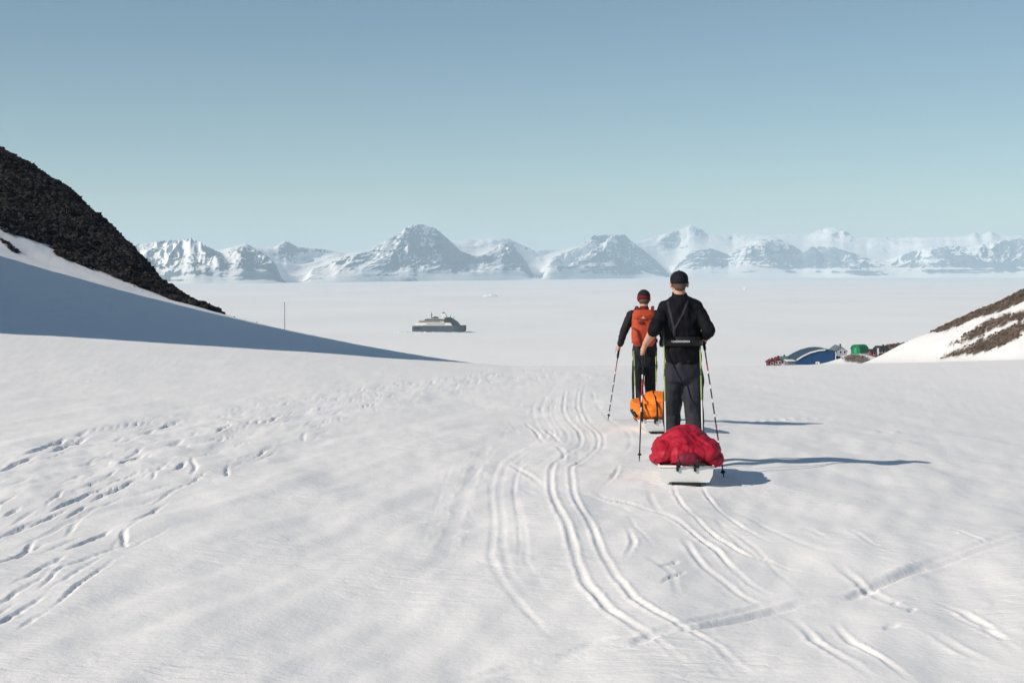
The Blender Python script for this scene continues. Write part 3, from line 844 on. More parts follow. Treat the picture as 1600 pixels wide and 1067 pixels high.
def eyes(person, c, tilt, s=1.0):
    c = Vector(c); Rm = Matrix.Rotation(tilt, 3, 'X')
    for q in (-1, 1):
        mb = MB()
        for r, col, off in ((.012, 0, 0), (.006, 1, .0078)):
            mb.cur = col
            ctr = c + Rm @ (Vector((q*.031, .078+off, .006))*s)
            mb.tube([ctr+Vector((0, 0, z*r)) for z in (-1, -.8, -.3, .3, .8, 1)], [r*math.sqrt(max(1-z*z, .002)) for z in (-1, -.8, -.3, .3, .8, 1)], 10)
        mb.build('eye', [M_EYEW, M_EYED], person, True)
def fist(b, wrist, grip, axis, side, s=1.0):
    """a hand closed round a pole: grip = point on the pole axis, side = +1 right hand, -1 left hand"""
    w, g, ax = Vector(wrist), Vector(grip), Vector(axis).normalized()
    to = (w-g); to = (to - ax*to.dot(ax)).normalized()       # from pole to heel of hand
    tv = ax.cross(to).normalized()*side
    palm = g + to*.022*s + tv*.016*s
    b.cap(w, palm+ax*.012*s, .026*s, .024*s); b.cap(w, palm-ax*.014*s, .025*s, .023*s)
    b.cap(palm+ax*.026*s, palm-ax*.026*s, .017*s, .016*s)
    for h, L, r in ((.031, 3.9, .0092), (.0105, 4.2, .0096), (-.0105, 4.0, .0092), (-.031, 3.5, .0080)):
        pts = []
        for k in range(6):
            a = .5 + L*k/5
            rr_ = (.0265 - .0012*k)*s
            pts.append(g + ax*(h-.002*k)*s + to*math.cos(a)*rr_ + tv*math.sin(a)*rr_)
        b.chain(pts, [r*s*(1-.06*k) for k in range(6)])
    pts = [palm+ax*.022*s]                                          # thumb from the side of the palm, across the other way
    for k in range(4):
        a = -.35 - 2.1*k/3
        pts.append(g + ax*(.036+.006*k)*s + to*math.cos(a)*.027*s + tv*math.sin(a)*.027*s)
    b.chain(pts, [.013*s, .0118*s, .0108*s, .0100*s, .0088*s])
def boots(person, feet):
    for x, y, yaw in feet:
        b = Blob(); b.chain([(x, y-.07, .055), (x, y+.06, .05), (x+math.sin(yaw)*.17, y+.17, .04)], [.052, .052, .042]); b.cap((x, y-.05, .08), (x, y-.05, .22), .056, .058)
        b.build('boot', M_BOOT, person, .012, 2)

def ski_pole(top, tip, label, stripes, grip_mat, group):
    """top = end of the grip, tip = point in the snow (world)"""
    top, tip = Vector(top), Vector(tip); L = (top-tip).length
    o = empty('ski_pole', tip, 0, label, 'ski pole', group)
    q = (top-tip).to_track_quat('Z', 'Y'); o.rotation_mode = 'QUATERNION'; o.rotation_quaternion = q
    sh = MB(); mats = [M_PBLK, M_PRED, M_PWHT]
    z = .03
    for a, b_, m in stripes:
        sh.cur = m; sh.tube([(0, 0, max(a*L, .03)), (0, 0, b_*L)], .0068, 8)
    sh.build('shaft', mats, o, True)
    g = MB(); g.tube([(0, 0, L-.20), (0, 0, L-.17), (0, 0, L-.10), (0, 0, L-.04), (0, 0, L-.01), (0, 0, L)], [.012, .016, .0145, .017, .019, .010], 10); g.build('grip', grip_mat, o, True)
    bk = MB(); bk.tube([(0, 0, .055), (0, 0, .060), (0, 0, .075)], [.020, .022, .010], 12); bk.build('basket', M_PBLK, o, True)
    t = MB(); t.tube([(0, 0, -.01), (0, 0, .05)], [.003, .007], 8); t.build('tip', M_WEB, o, True)
    st = MB(); st.tube([(.0, .012, L-.03), (.01, .05, L-.06), (.012, .06, L-.13), (.0, .03, L-.16), (0, .014, L-.10)], (.002), 6); st.build('wrist_strap', M_WEB, o, True)
    return o

def ground_z(x, y): return float(land(np.array([x]), np.array([y]))[0])

# ---- man in black, hauling the red load
F1 = Vector((1.689, 14.0, 0)); F1.z = ground_z(F1.x, F1.y)
M1 = 1/158.7
def L1(px, py, y=0.0):      # photograph pixel -> local point of the first skier
    k = (14.0+y)/14.0
    return Vector((((px-800)/158.7)*k - 1.689, y, EYE - (py-HOR)/FPX*(14.0+y) - F1.z))
b = Blob()
HC = L1(1061, 443.5, .03); HT = -.22
head_shape(b, HC, HT, 1.0)
b.chain([(-.03, -.03, 1.48), (-.042, -.01, 1.57), tuple(HC+Vector((0, -.02, -.03)))], [.075, .060, .058])
b.loft([(0, 0, .86, .155, .11), (-.0, .0, 1.0, .165, .115), (-.02, 0, 1.15, .150, .105), (-.03, -.01, 1.35, .175, .115), (-.03, -.015, 1.47, .165, .095), (-.03, -.02, 1.53, .09, .07)])
sL, sR = Vector((-.200, -.01, 1.485)), Vector((.142, -.01, 1.485))
eL, wL = L1(1023.5, 513, -.17), L1(1008.5, 538, .02)
eR, wR = L1(1108.5, 517, -.17), L1(1101, 527, .04)
gL, gR = L1(1005.5, 549, .06), L1(1099.5, 532, .10)
b.chain([sL, eL], [.055, .046]); b.chain([eL, eL.lerp(wL, .35), wL], [.046, .047, .031])
b.chain([sR, eR], [.055, .046]); b.chain([eR, eR.lerp(wR, .35), wR], [.046, .047, .031])
pL0, pL1_ = gL, Vector((1.262-1.689, .02, 0)) 
tipL = Vector((1.260, 14.0, ground_z(1.26, 14.0))); tipR = Vector((1.925, 12.85, ground_z(1.925, 12.85)))
axL = (gL+F1-tipL).normalized(); axR = (gR+F1-tipR).normalized()
fist(b, wL, gL, axL, -1); fist(b, wR, gR, axR, 1)
feet1 = [(-.095, .16, -.08), (.105, -.12, .08)]
for (fx, fy, ya), hx in zip(feet1, (-.085, .09)):
    b.chain([(hx, 0, .90), (fx, fy*.75+.05, .49), (fx, fy-.05, .10)], [.095, .062, .045])
    b.chain([(fx, fy-.07, .05), (fx, fy+.12, .035)], [.04, .035])
person1 = b.build('person', M_SKIN, None, .0072, 2, loc=F1)
tag(person1, 'person in black top, black cap and charcoal trousers, hauling the red-laden sled', 'person', 'two people hauling sleds')
eyes(person1, HC, HT)
boots(person1, feet1)
hb = Blob(); Rm = Matrix.Rotation(HT, 3, 'X'); hb.ell(HC+Rm@Vector((0, -.014, .018)), (.083, .094, .088), Rm); hb.ell(HC+Rm@Vector((0, -.055, -.045)), (.060, .042, .045), Rm)
hair1 = hb.build('hair', M_HAIR, person1, .009, 2, cut=(HC+Rm@Vector((0, .03, 0)), Rm@Vector((0, 1, -.25))))
# cap: panelled crown, curved peak, button, opening with strap at the back
cb = Blob(); cb.ell(HC+Rm@Vector((0, -.004, .045)), (.0915, .108, .084), Rm); cb.ell(HC+Rm@Vector((0, -.006, .012)), (.0915, .108, .080), Rm)
cap1 = cb.build('cap', M_CAP, person1, .008, 2, cut=(HC+Rm@Vector((0, 0, .004)), Rm@Vector((0, .22, -1))))
pk = MB()
for k in range(2):
    pass
vs = []; n = 13
for i in range(n):
    a = math.pi*(i/(n-1)); x = math.cos(a)*.082; 
    for j, (o_, dz) in enumerate(((.0, 0), (.045, -.004), (.078, -.014))):
        yy_ = math.sin(a)*(.085+o_)+.005; zz_ = .022+dz-.016*(x/.08)**2
        vs.append(HC+Rm@Vector((x*(1+.0*j), yy_, zz_)))
fs = [(i*3+j, i*3+j+1, (i+1)*3+j+1, (i+1)*3+j) for i in range(n-1) for j in range(2)]
pk.add(vs, fs); pk.add([v+Vector((0, 0, -.005)) for v in vs], [f[::-1] for f in fs]); pk.build('cap_peak', M_CAP, cap1, True)
bt = MB(); bt.tube([HC+Rm@Vector((0, -.004, z)) for z in (.126, .133, .138)], [.010, .009, .004], 10); bt.build('cap_button', M_CAP, cap1, True)
cs = MB(); cs.tube([HC+Rm@Vector((math.sin(a)*.040, -.100-.008*math.cos(a*1.2), .018+.028*math.cos(a)**.8 if abs(a) < 1.5 else .018)) for a in np.linspace(-1.4, 1.4, 9)], .0035, 6); cs.build('cap_strap', M_WEB, cap1, True)
# jacket
jb = Blob()
jb.loft([(.0, 0, .965, .172, .125), (.0, 0, 1.05, .178, .13), (-.012, -.005, 1.17, .172, .128), (-.025, -.015, 1.33, .195, .137), (-.03, -.02, 1.46, .19, .118), (-.033, -.02, 1.53, .145, .095), (-.037, -.02, 1.585, .098, .083), (-.040, -.012, 1.64, .074, .074)])
jb.chain([sL+Vector((.03, 0, .012)), sL+Vector((.0, 0, -.01)), sL.lerp(eL, .6), eL, eL.lerp(wL, .16)], [.074, .074, .066, .062, .058])
jb.chain([sR+Vector((-.03, 0, .012)), sR+Vector((.0, 0, -.01)), sR.lerp(eR, .6), eR, eR.lerp(wR, .75)], [.074, .073, .064, .058, .044])
jb.chain([(-.04, -.02, 1.56), (-.042, .002, 1.665)], [.084, .073])
jb.chain([(-.075, -.02, 1.575), (-.17, -.015, 1.525)], [.072, .075]); jb.chain([(-.005, -.02, 1.575), (.115, -.015, 1.525)], [.072, .075])
jacket1 = jb.build('jacket', M_BLACK, person1, .011, 3, folds(.018, 9, 3, (1, 1, .7)), cut=((-.042, -.02, 1.662), (0, -.25, 1)))
tb = Blob()
tb.loft([(.0, 0, .80, .175, .130), (0, 0, .92, .180, .130), (0, 0, 1.01, .170, .120)])
for (fx, fy, ya), hx in zip(feet1, (-.082, .088)):
    tb.chain([(hx, .0, .86), (hx*1.05, fy*.35, .66), (fx, fy*.75+.04, .47), (fx, fy*.9-.03, .25), (fx, fy-.05, .13)], [.108, .104, .090, .084, .084])
trousers1 = tb.build('trousers', M_GREY, person1, .011, 2, folds(.020, 7, 11, (1, 1, .7)))
for px, py in ((1064, 567), (1076, 565)):
    t = MB(); p = L1(px, py, -.132); t.box(p.x-.011, p.x+.011, p.y-.004, p.y+.02, p.z-.006, p.z+.006); t.build('pocket_tab', M_WEB, trousers1)

def wrap_ribbon(target_objs, pts, width, off, lift=.003):
    """strip lying on a garment: path in local x,z pressed on from behind"""
    from mathutils.bvhtree import BVHTree
    tv = []; tf = []
    for t in target_objs:
        n = len(tv); tv += [v.co.copy() for v in t.data.vertices]; tf += [[i+n for i in p.vertices] for p in t.data.polygons]
    bv = BVHTree.FromPolygons(tv, tf)
    P = []
    for i in range(len(pts)-1):
        a, c = Vector(pts[i]), Vector(pts[i+1])
        for k in range(8): P.append(a.lerp(c, k/8))
    P.append(Vector(pts[-1]))
    out = []
    for i, p in enumerate(P):
        d = (P[min(i+1, len(P)-1)]-P[max(i-1, 0)]); d.normalize(); nx = Vector((-d.z, 0, d.x))
        row = []
        for s_ in (-.5, 0, .5):
            q = p+nx*width*s_
            h = bv.ray_cast(Vector((q.x, -2, q.z)), Vector((0, 1, 0)))
            y = h[0].y if h[0] else -.1
            row.append((q.x, y-off-(lift if s_ == 0 else 0), q.z))
        out.append(row)
    mb = MB(); n = len(out)
    vs = [v for r in out for v in r] + [(v[0], v[1]+off+.008, v[2]) for r in out for v in r]
    fs = []
    for i in range(n-1):
        for j in range(2):
            fs.append((i*3+j, i*3+j+1, (i+1)*3+j+1, (i+1)*3+j)); fs.append((n*3+i*3+j, n*3+(i+1)*3+j, n*3+(i+1)*3+j+1, n*3+i*3+j+1))
        for j in (0, 2): fs.append((i*3+j, (i+1)*3+j, n*3+(i+1)*3+j, n*3+i*3+j))
    fs += [(0, 1, n*3+1, n*3), (1, 2, n*3+2, n*3+1), ((n-1)*3, (n-1)*3+1, n*6-2, n*6-3), ((n-1)*3+1, (n-1)*3+2, n*6-1, n*6-2)]
    return mb.add(vs, fs)
def Lx(px, py): v = L1(px, py, -.13); return (v.x, 0, v.z)
harness = empty('pulling_harness', F1, 0, 'black hauling harness with grey back straps worn over the black top', 'harness')
def ring_belt(z0, z1, rx, ry, cx, cy, e=2.4, n=40, th=.012):
    mb = MB(); vs = []
    for r_ in ((rx, ry, z0), (rx, ry, z1), (rx-th, ry-th, z1), (rx-th, ry-th, z0)):
        for j in range(n):
            t = 2*math.pi*j/n; c, q = math.cos(t), math.sin(t)
            vs.append((cx+r_[0]*math.copysign(abs(c)**(2/e), c), cy+r_[1]*math.copysign(abs(q)**(2/e), q), r_[2]))
    fs = [(k*n+j, k*n+(j+1) % n, ((k+1) % 4)*n+(j+1) % n, ((k+1) % 4)*n+j) for k in range(4) for j in range(n)]
    return mb.add(vs, fs)
zb = L1(1068, 534, -.15).z
belt = ring_belt(zb-.042, zb+.048, .196, .150, -.005, -.003).build('hip_belt', M_PLBLK, harness, True)
wrap_ribbon([jacket1], [Lx(1044, 471), Lx(1046.5, 485), Lx(1053, 514)], .022, .004).build('shoulder_strap', M_WEB, harness)
wrap_ribbon([jacket1], [Lx(1076, 470), Lx(1067, 490), Lx(1054, 514)], .022, .004).build('shoulder_strap', M_WEB, harness)
wrap_ribbon([jacket1], [Lx(1053, 512), Lx(1054, 530)], .024, .005).build('back_strap', M_WEB, harness)
sr = MB(); sr.tube([L1(1036, 501, -.10), L1(1037.5, 518, -.11), L1(1039, 536, -.10)], .006, 6); sr.build('side_strap', M_WEB, harness, True)
lt = MB(); random.seed(3)
xx = 1049.0
for wpx, hp in ((2.6, 3.0), (1.0, 3.6), (2.2, 2.4), (1.6, 3.6), (2.8, 2.6), (1.2, 3.4), (2.4, 2.4), (1.8, 3.4), (2.6, 2.6), (1.2, 3.2), (2.2, 2.4)):
    v = L1(xx, 533.5, -.155); w = wpx*M1; h = hp*M1*.5
    # pressed onto the belt's back face
    lt.box(v.x, v.x+w, -.1560, -.1535, v.z-h, v.z+h)
    xx += wpx+.75
lt.build('lettering', M_WHITE, belt)
# ---- poles of the first skier
topL = tipL + axL*((gL+F1-tipL).length+.07); topR = tipR + axR*((gR+F1-tipR).length+.07)
stL = [(0, .42, 0), (.42, .46, 2), (.46, .50, 0), (.50, .56, 2), (.56, .70, 1), (.70, .74, 2), (.74, .9, 0)]
stR = [(0, .12, 0), (.12, .15, 1), (.15, .22, 0), (.22, .24, 2), (.24, .31, 0), (.31, .33, 1), (.33, .40, 0), (.40, .42, 2), (.42, .5, 0), (.5, .53, 2), (.53, .6, 0), (.6, .63, 2), (.63, .71, 0), (.71, .73, 2), (.73, .82, 1), (.82, .9, 0)]
ski_pole(topL, tipL, 'upright ski pole, black below and red above, held by the person in black', stL, M_PBLK, 'ski poles')
ski_pole(topR, tipR, 'slanting black-and-white banded ski pole beside the red load', stR, M_PBLK, 'ski poles')

# ---- pulk sleds
def loft_tub(L, wb, wt, h, th=.012):
    mb = MB(); secs = []
    for t in np.linspace(0, 1, 15):
        y = t*L
        nose = max(0, (t-.70)/.30)
        zb_ = .035 + .12*nose**1.8; zt = h + .05*nose
        sq = 1-.45*nose**2.2
        secs.append([(-wt*sq, y, zt), (-wt*sq*.97, y, zb_+(zt-zb_)*.45), (-wb*sq, y, zb_), (wb*sq, y, zb_), (wt*sq*.97, y, zb_+(zt-zb_)*.45), (wt*sq, y, zt),
                     ((wt-th)*sq, y, zt), ((wb-th)*sq, y, zb_+th), (-(wb-th)*sq, y, zb_+th), (-(wt-th)*sq, y, zt)])
    n = len(secs[0]); vs = [p for s_ in secs for p in s_]
    fs = [(i*n+j, i*n+(j+1) % n, (i+1)*n+(j+1) % n, (i+1)*n+j) for i in range(14) for j in range(n)]
    mb.add(vs, fs)
    for k, yo in ((0, 0), (14, 0)):
        s_ = secs[k]; mb.add([s_[0], s_[1], s_[2], s_[3], s_[4], s_[5]], [(0, 1, 2, 3, 4, 5)])
    return mb
def make_pulk(loc, rz, label, wt=.232):
    o = empty('pulk_sled', loc, rz, label, 'sled', 'pulk sleds')
    h = loft_tub(1.30, wt-.035, wt, .165).build('hull', M_HULL, o)
    r = MB()
    for s_ in (-1, 1): r.tube([(s_*wt, .0, .168), (s_*wt, .92, .170), (s_*wt*.9, 1.15, .19), (s_*wt*.62, 1.295, .215)], .011, 8)
    r.tube([(-wt, 0, .168), (wt, 0, .168)], .011, 8); r.tube([(-wt*.62, 1.295, .215), (wt*.62, 1.295, .215)], .011, 8)
    r.build('rim', M_RIM, o, True)
    for s_ in (-1, 1):
        rn = MB(); rn.box(s_*.105-.018, s_*.105+.018, -.012, .92, 0.0, .034); rn.build('runner', M_PLBLK, o)
    br = MB(); br.box(-.09, .11, -.022, -.006, .012, .034); br.build('tail_bracket', M_PLBLK, o)
    for x in (-.075, .075):
        c = MB(); c.box(x-.011, x+.011, -.016, .01, .13, .205); c.build('buckle', M_PLBLK, o)
    return o
yaw1 = -math.atan2(1.628-1.50, 1.30)
S1 = Vector((1.497, 12.15, 0)); S1.z = ground_z(S1.x, S1.y)-.004
sled1 = make_pulk(S1, yaw1, 'white plastic pulk sled under the red load, closest to the viewer')
def rods(sled, ends, starts):
    inv = (Matrix.Translation(sled.location) @ Matrix.Rotation(sled.rotation_euler.z, 4, 'Z')).inverted()
    for e, s_, ms in zip(ends, starts, ((M_ROD, M_PWHT, M_RODD),)*2):
        e, s_ = inv @ Vector(e), inv @ Vector(s_); mb = MB()
        for k, (a, c, m) in enumerate(((0, .34, 1), (.34, .62, 0), (.62, .70, 2), (.70, 1.0, 0))):
            mb.cur = m; mb.tube([s_.lerp(e, a), s_.lerp(e, c)], .0075, 8)
        mb.build('pull_rod', list(ms), sled, True)
rods(sled1, [at(1037.5, 536, 13.93), at(1094, 536, 13.93)], [at(1040, 676, 13.42), at(1097.5, 673, 13.42)])
# red load: soft bag bulging over the sled, gathered top
fb = Blob()
fb.loft([(0, .60, .185, .24, .48), (0, .58, .22, .275, .54), (.0, .56, .275, .272, .52), (0, .55, .33, .225, .47), (-.01, .55, .385, .165, .40), (-.01, .56, .42, .115, .33)], 36, 2.5)
fb.ell((-.185, .25, .265), (.105, .22, .095)); fb.ell((.195, .28, .265), (.105, .24, .10)); fb.ell((.0, .10, .26), (.18, .10, .085))
fb.ell((-.05, .42, .40), (.095, .2, .06)); fb.ell((.07, .45, .395), (.085, .2, .06)); fb.ell((.0, .38, .435), (.06, .12, .032))
fb.ell((.235, .2, .215), (.075, .14, .055)); fb.ell((-.235, .22, .215), (.07, .14, .055)); fb.ell((.13, .3, .345), (.09, .16, .05))
def fold_red(c):
    p = Vector((c.x*4.5, c.y*4, c.z*5.5)); a = mnoise.noise(p+Vector((3, 1, 5))); d = mnoise.noise(p*2.6+Vector((1, 8, 2)))
    r_ = math.hypot(c.x, (c.z-.44)*.9); th = math.atan2(c.x, .47-c.z) + .35*mnoise.noise(Vector((c.x*6, c.y*5, c.z*6+3)))
    rad = mnoise.noise(Vector((th*5.5, c.y*1.2+r_*2.0, 4.2))); rd2 = mnoise.noise(Vector((th*12, c.y*1.5+r_*3, 9.2)))
    return .030*a + .011*(1-2.2*abs(d)) + .014*(.5-1.6*abs(rad))*float(sstep(.03, .16, r_)) + .008*(.5-1.5*abs(rd2))*float(sstep(.05, .2, r_))
red = fb.build('load_bag', M_RED, None, .011, 1, fold_red, loc=S1)
red.rotation_euler = (0, 0, yaw1)
tag(red, 'bulging red fabric load bag lashed onto the nearer white sled', 'bag')
pb = Blob(); pb.loft([(.02, .020, .19, .095, .05), (.02, .005, .22, .10, .055), (.02, .010, .265, .085, .055), (.02, .035, .29, .05, .04)], 24, 3); pb.build('pocket', M_REDD, red, .009, 2, folds(.004, 18, 2))
for x in (-.06, .10):
    t = MB(); t.tube([(x, -.012, .16), (x-.002, -.036, .195), (x, -.036, .23), (x, -.005, .255)], [(.012, .004)]*4, 8); t.build('strap', M_PLBLK, red, True)
for s_ in (-1, 1):
    cd = MB()
    pts = [(s_*(.262+.02*math.sin(k*1.9)), .02+.12*k, .205+.02*(-1)**k) for k in range(8)]
    cd.tube(pts, .006, 6)
    cd.build('lashing_cord', M_REDD, red, True)

# ---- second skier with the backpack
F2 = Vector((1.778, 19.0, 0)); F2.z = ground_z(F2.x, F2.y)
def L2(px, py, y=0.0):
    Y_ = 19.0+y
    return Vector(((px-800)/FPX*Y_ - F2.x, y, EYE-(py-HOR)/FPX*Y_-F2.z))
b = Blob(); HC2 = L2(1006, 467, .03); HT2 = -.12
head_shape(b, HC2, HT2, .95)
b.chain([(-.02, -.03, HC2.z-.25), tuple(HC2+Vector((0, -.02, -.03)))], [.062, .054])
zs = HC2.z-.21
b.loft([(.0, 0, .80, .145, .105), (0, 0, .94, .155, .11), (0, 0, 1.08, .135, .10), (-.01, -.01, 1.26, .155, .105), (-.01, -.015, zs, .15, .09), (-.01, -.02, zs+.06, .08, .065)])
sL2, sR2 = Vector((-.185, -.01, zs-.01)), Vector((.17, -.01, zs-.01))
eL2, wL2 = L2(974.5, 519, -.07), L2(969, 539, .10); gL2 = L2(967.5, 545, .14)
eR2, wR2 = Vector((.25, -.10, 1.10)), Vector((.24, .14, 1.02)); gR2 = Vector((.235, .19, 1.01))
tip2 = Vector(at(950, 654.5, 18.95)); tip2.z = ground_z(tip2.x, tip2.y)
ax2 = (gL2+F2-tip2).normalized()
b.chain([sL2, eL2], [.05, .042]); b.chain([eL2, wL2], [.042, .029]); b.chain([sR2, eR2], [.05, .042]); b.chain([eR2, wR2], [.042, .029])
fist(b, wL2, gL2, ax2, -1, .95); fist(b, wR2, gR2, Vector((.05, -.15, 1)), 1, .95)
feet2 = [(-.10, -.12, -.06), (.09, .18, .06)]
for (fx, fy, ya), hx in zip(feet2, (-.08, .08)):
    b.chain([(hx, 0, .84), (fx, fy*.75+.05, .46), (fx, fy-.05, .10)], [.085, .058, .042]); b.chain([(fx, fy-.07, .05), (fx, fy+.11, .035)], [.038, .033])
person2 = b.build('person', M_SKIN, None, .0078, 2, loc=F2)
tag(person2, 'person in dark clothes and a dark red hat, wearing the orange backpack', 'person', 'two people hauling sleds')
eyes(person2, HC2, HT2, .95); boots(person2, feet2)
Rm2 = Matrix.Rotation(HT2, 3, 'X')
hb = Blob(); hb.ell(HC2+Rm2@Vector((0, -.03, -.03)), (.074, .070, .060), Rm2); hb.build('hair', M_HAIR, person2, .009, 2, cut=(HC2+Rm2@Vector((0, .02, 0)), Rm2@Vector((0, 1, 0))))
nb = Blob(); nb.ell(HC2+Rm2@Vector((0, -.004, .034)), (.088, .103, .092), Rm2); beanie = nb.build('knit_hat', M_BEAN, person2, .008, 2, folds(.003, 40, 4), cut=(HC2+Rm2@Vector((0, 0, .0)), Rm2@Vector((0, -.35, -1))))
bb = Blob(); bb.ell(HC2+Rm2@Vector((-.004, -.008, .008)), (.0905, .106, .074), Rm2); bb.build('hat_band', M_BEANR, beanie, .008, 2, folds(.003, 40, 9), cut=(HC2+Rm2@Vector((0, 0, -.036)), Rm2@Vector((0, -.35, -1))))
jb = Blob()
jb.loft([(.0, 0, .86, .165, .122), (0, 0, .96, .165, .122), (0, 0, 1.08, .15, .115), (-.01, -.01, 1.25, .172, .12), (-.01, -.015, zs-.01, .17, .105), (-.01, -.02, zs+.05, .10, .08)])
jb.chain([sL2+Vector((.03, 0, .01)), sL2, sL2.lerp(eL2, .6), eL2, eL2.lerp(wL2, .93)], [.066, .068, .060, .054, .043])
jb.chain([sR2+Vector((-.03, 0, .01)), sR2, sR2.lerp(eR2, .6), eR2, eR2.lerp(wR2, .9)], [.066, .068, .060, .054, .043])
jacket2 = jb.build('jacket', M_SHIRT, person2, .011, 3, folds(.008, 9, 23))
nk = Blob(); nk.chain([(-.018, -.018, zs+.02), (-.016, -.008, zs+.075)], [.085, .068]); nk.build('neck_warmer', M_BEANR, person2, .010, 2, folds(.004, 14, 5))
tb = Blob(); tb.loft([(.0, 0, .72, .155, .12), (0, 0, .84, .16, .12), (0, 0, .93, .155, .112)])
for (fx, fy, ya), hx in zip(feet2, (-.077, .078)):
    tb.chain([(hx, .0, .78), (fx, fy*.75+.04, .44), (fx, fy*.9-.03, .25), (fx, fy-.05, .13)], [.093, .078, .074, .072])
tb.build('trousers', M_DARKT, person2, .011, 2, folds(.011, 7, 31, (1, 1, .6)))
# backpack
pack = empty('backpack', F2+Vector((0, -.12, .95)), 0, 'rust-orange backpack with dark straps on the farther person', 'backpack')
def LP(px, py, y): return L2(px, py, y) - Vector((0, -.12, .95))
kb = Blob(); c0 = LP(1005.5, 540, -.2); c1 = LP(1006, 515, -.2); c2 = LP(1006, 488, -.2)
kb.loft([(c0.x, -.06, c0.z-.01, .120, .075), (c0.x, -.085, c0.z+.06, .158, .105), (c1.x, -.09, c1.z, .163, .115), (c2.x, -.075, c2.z-.03, .150, .095), (c2.x, -.06, c2.z+.03, .105, .06)], 28, 2.8)
main = kb.build('main_bag', M_PACK, pack, .011, 2, folds(.007, 9, 2))
lid = Blob(); lid.loft([(c2.x, -.085, c2.z-.09, .150, .105), (c2.x, -.09, c2.z-.03, .158, .112), (c2.x, -.075, c2.z+.035, .12, .08)], 28, 2.8); lid.build('lid', M_PACK, pack, .011, 2, folds(.006, 9, 8))
lg = MB(); v = LP(1003.5, 496, -.2); lg.add([(v.x-.026, -.2085, v.z-.012), (v.x+.005, -.2085, v.z+.022), (v.x+.030, -.2085, v.z-.012), (v.x-.026, -.19, v.z-.012), (v.x+.005, -.19, v.z+.022), (v.x+.030, -.19, v.z-.012)], [(0, 1, 2), (3, 5, 4), (0, 3, 4, 1), (1, 4, 5, 2), (2, 5, 3, 0)])
lg.build('emblem', simple('faded_print', (.62, .36, .28), .6), pack)
pc = Blob(); v = LP(1001, 503.5, -.2); pc.ell((v.x, -.195, v.z), (.045, .018, .026)); pc.build('zip_pocket', M_PACKD, pack, .008, 1)
for pts in ([(988, 512), (994, 515), (998, 530), (1003, 544)], [(1022, 512), (1015, 528), (1008, 545)]):
    mbs = MB(); P = [LP(px, py, -.2) for px, py in pts]; mbs.tube([(p.x, -.213 if 0 < i < len(P)-1 else -.19, p.z) for i, p in enumerate(P)], [(.006, .014)]*len(P), 8); mbs.build('compression_strap', M_PACKD, pack, True)
for s_ in (-1, 1):
    ss = MB(); ss.tube([(s_*.09-.01, -.02, c2.z+.01), (s_*.105-.01, .06, c2.z+.075), (s_*.115-.01, .19, c2.z+.02), (s_*.12-.01, .265, c2.z-.15), (s_*.14-.01, .24, c1.z+.02)], [(.022, .006)]*5, 8); ss.build('shoulder_strap', M_PACKD, pack, True)
sd = MB(); v = LP(990, 531, -.2); sd.tube([(v.x, -.10, v.z-.01), (v.x-.01, -.13, v.z+.012)], .016, 8); sd.tube([(v.x-.012, -.06, v.z-.03), (v.x-.03, -.06, v.z-.04)], .014, 8); sd.build('side_buckle', M_WHITE, pack, True)
hbt = ring_belt(c0.z+.03, c0.z+.08, .172, .130, -.002, .12).build('hip_belt', M_PACKD, pack, True)
st2 = [(0, .08, 0), (.08, .11, 2), (.11, .2, 0), (.2, .23, 2), (.23, .33, 0), (.33, .36, 2), (.36, .46, 0), (.46, .49, 2), (.49, .6, 0), (.6, .63, 2), (.63, .74, 1), (.74, .9, 0)]
ski_pole(tip2+ax2*((gL2+F2-tip2).length+.07), tip2, 'banded black ski pole held out by the person with the orange backpack', st2, M_PBLK, 'ski poles')
# second sled and its orange load
S2 = Vector((1.79, 17.0, 0)); S2.z = ground_z(S2.x, S2.y)-.004
sled2 = make_pulk(S2, .02, 'white plastic pulk sled under the orange load, behind the legs of the person in black', .205)
rods(sled2, [at(990.5, 548, 18.93), at(1024.5, 548, 18.93)], [at(993, 632, 18.28), at(1026, 622, 18.28)])
ob = Blob()
ob.loft([(-.02, .55, .17, .26, .50), (-.01, .55, .22, .290, .55), (-.01, .55, .30, .290, .54), (-.02, .55, .345, .27, .50)], 32, 3.0)
ob.ell((.03, .42, .385), (.235, .36, .095)); ob.ell((-.235, .20, .24), (.085, .2, .085)); ob.ell((.12, .35, .43), (.12, .25, .05))
orange = ob.build('load_bag', M_ORANGE, None, .011, 1, folds(.016, 6, 41), loc=S2); orange.rotation_euler = (0, 0, .02)
tag(orange, 'orange fabric load bag on the farther white sled', 'bag')
for x, m, w in ((-.235, M_WEB, .02), (-.05, M_PLBLK, .012), (.14, M_PLBLK, .012)):
    t = MB(); t.tube([(x, -.015, .16), (x, -.035, .24), (x, -.01, .335), (x, .14, .43), (x, .4, .485)], [(w, .004)]*5, 8); t.build('strap', m, orange, True)
ec = MB(); ec.tube([(-.295, .03, .21), (-.305, .1, .235), (-.30, .35, .24), (-.295, .6, .23)], [.018, .03, .03, .02], 8); ec.build('side_roll', M_BOOT, orange, True)
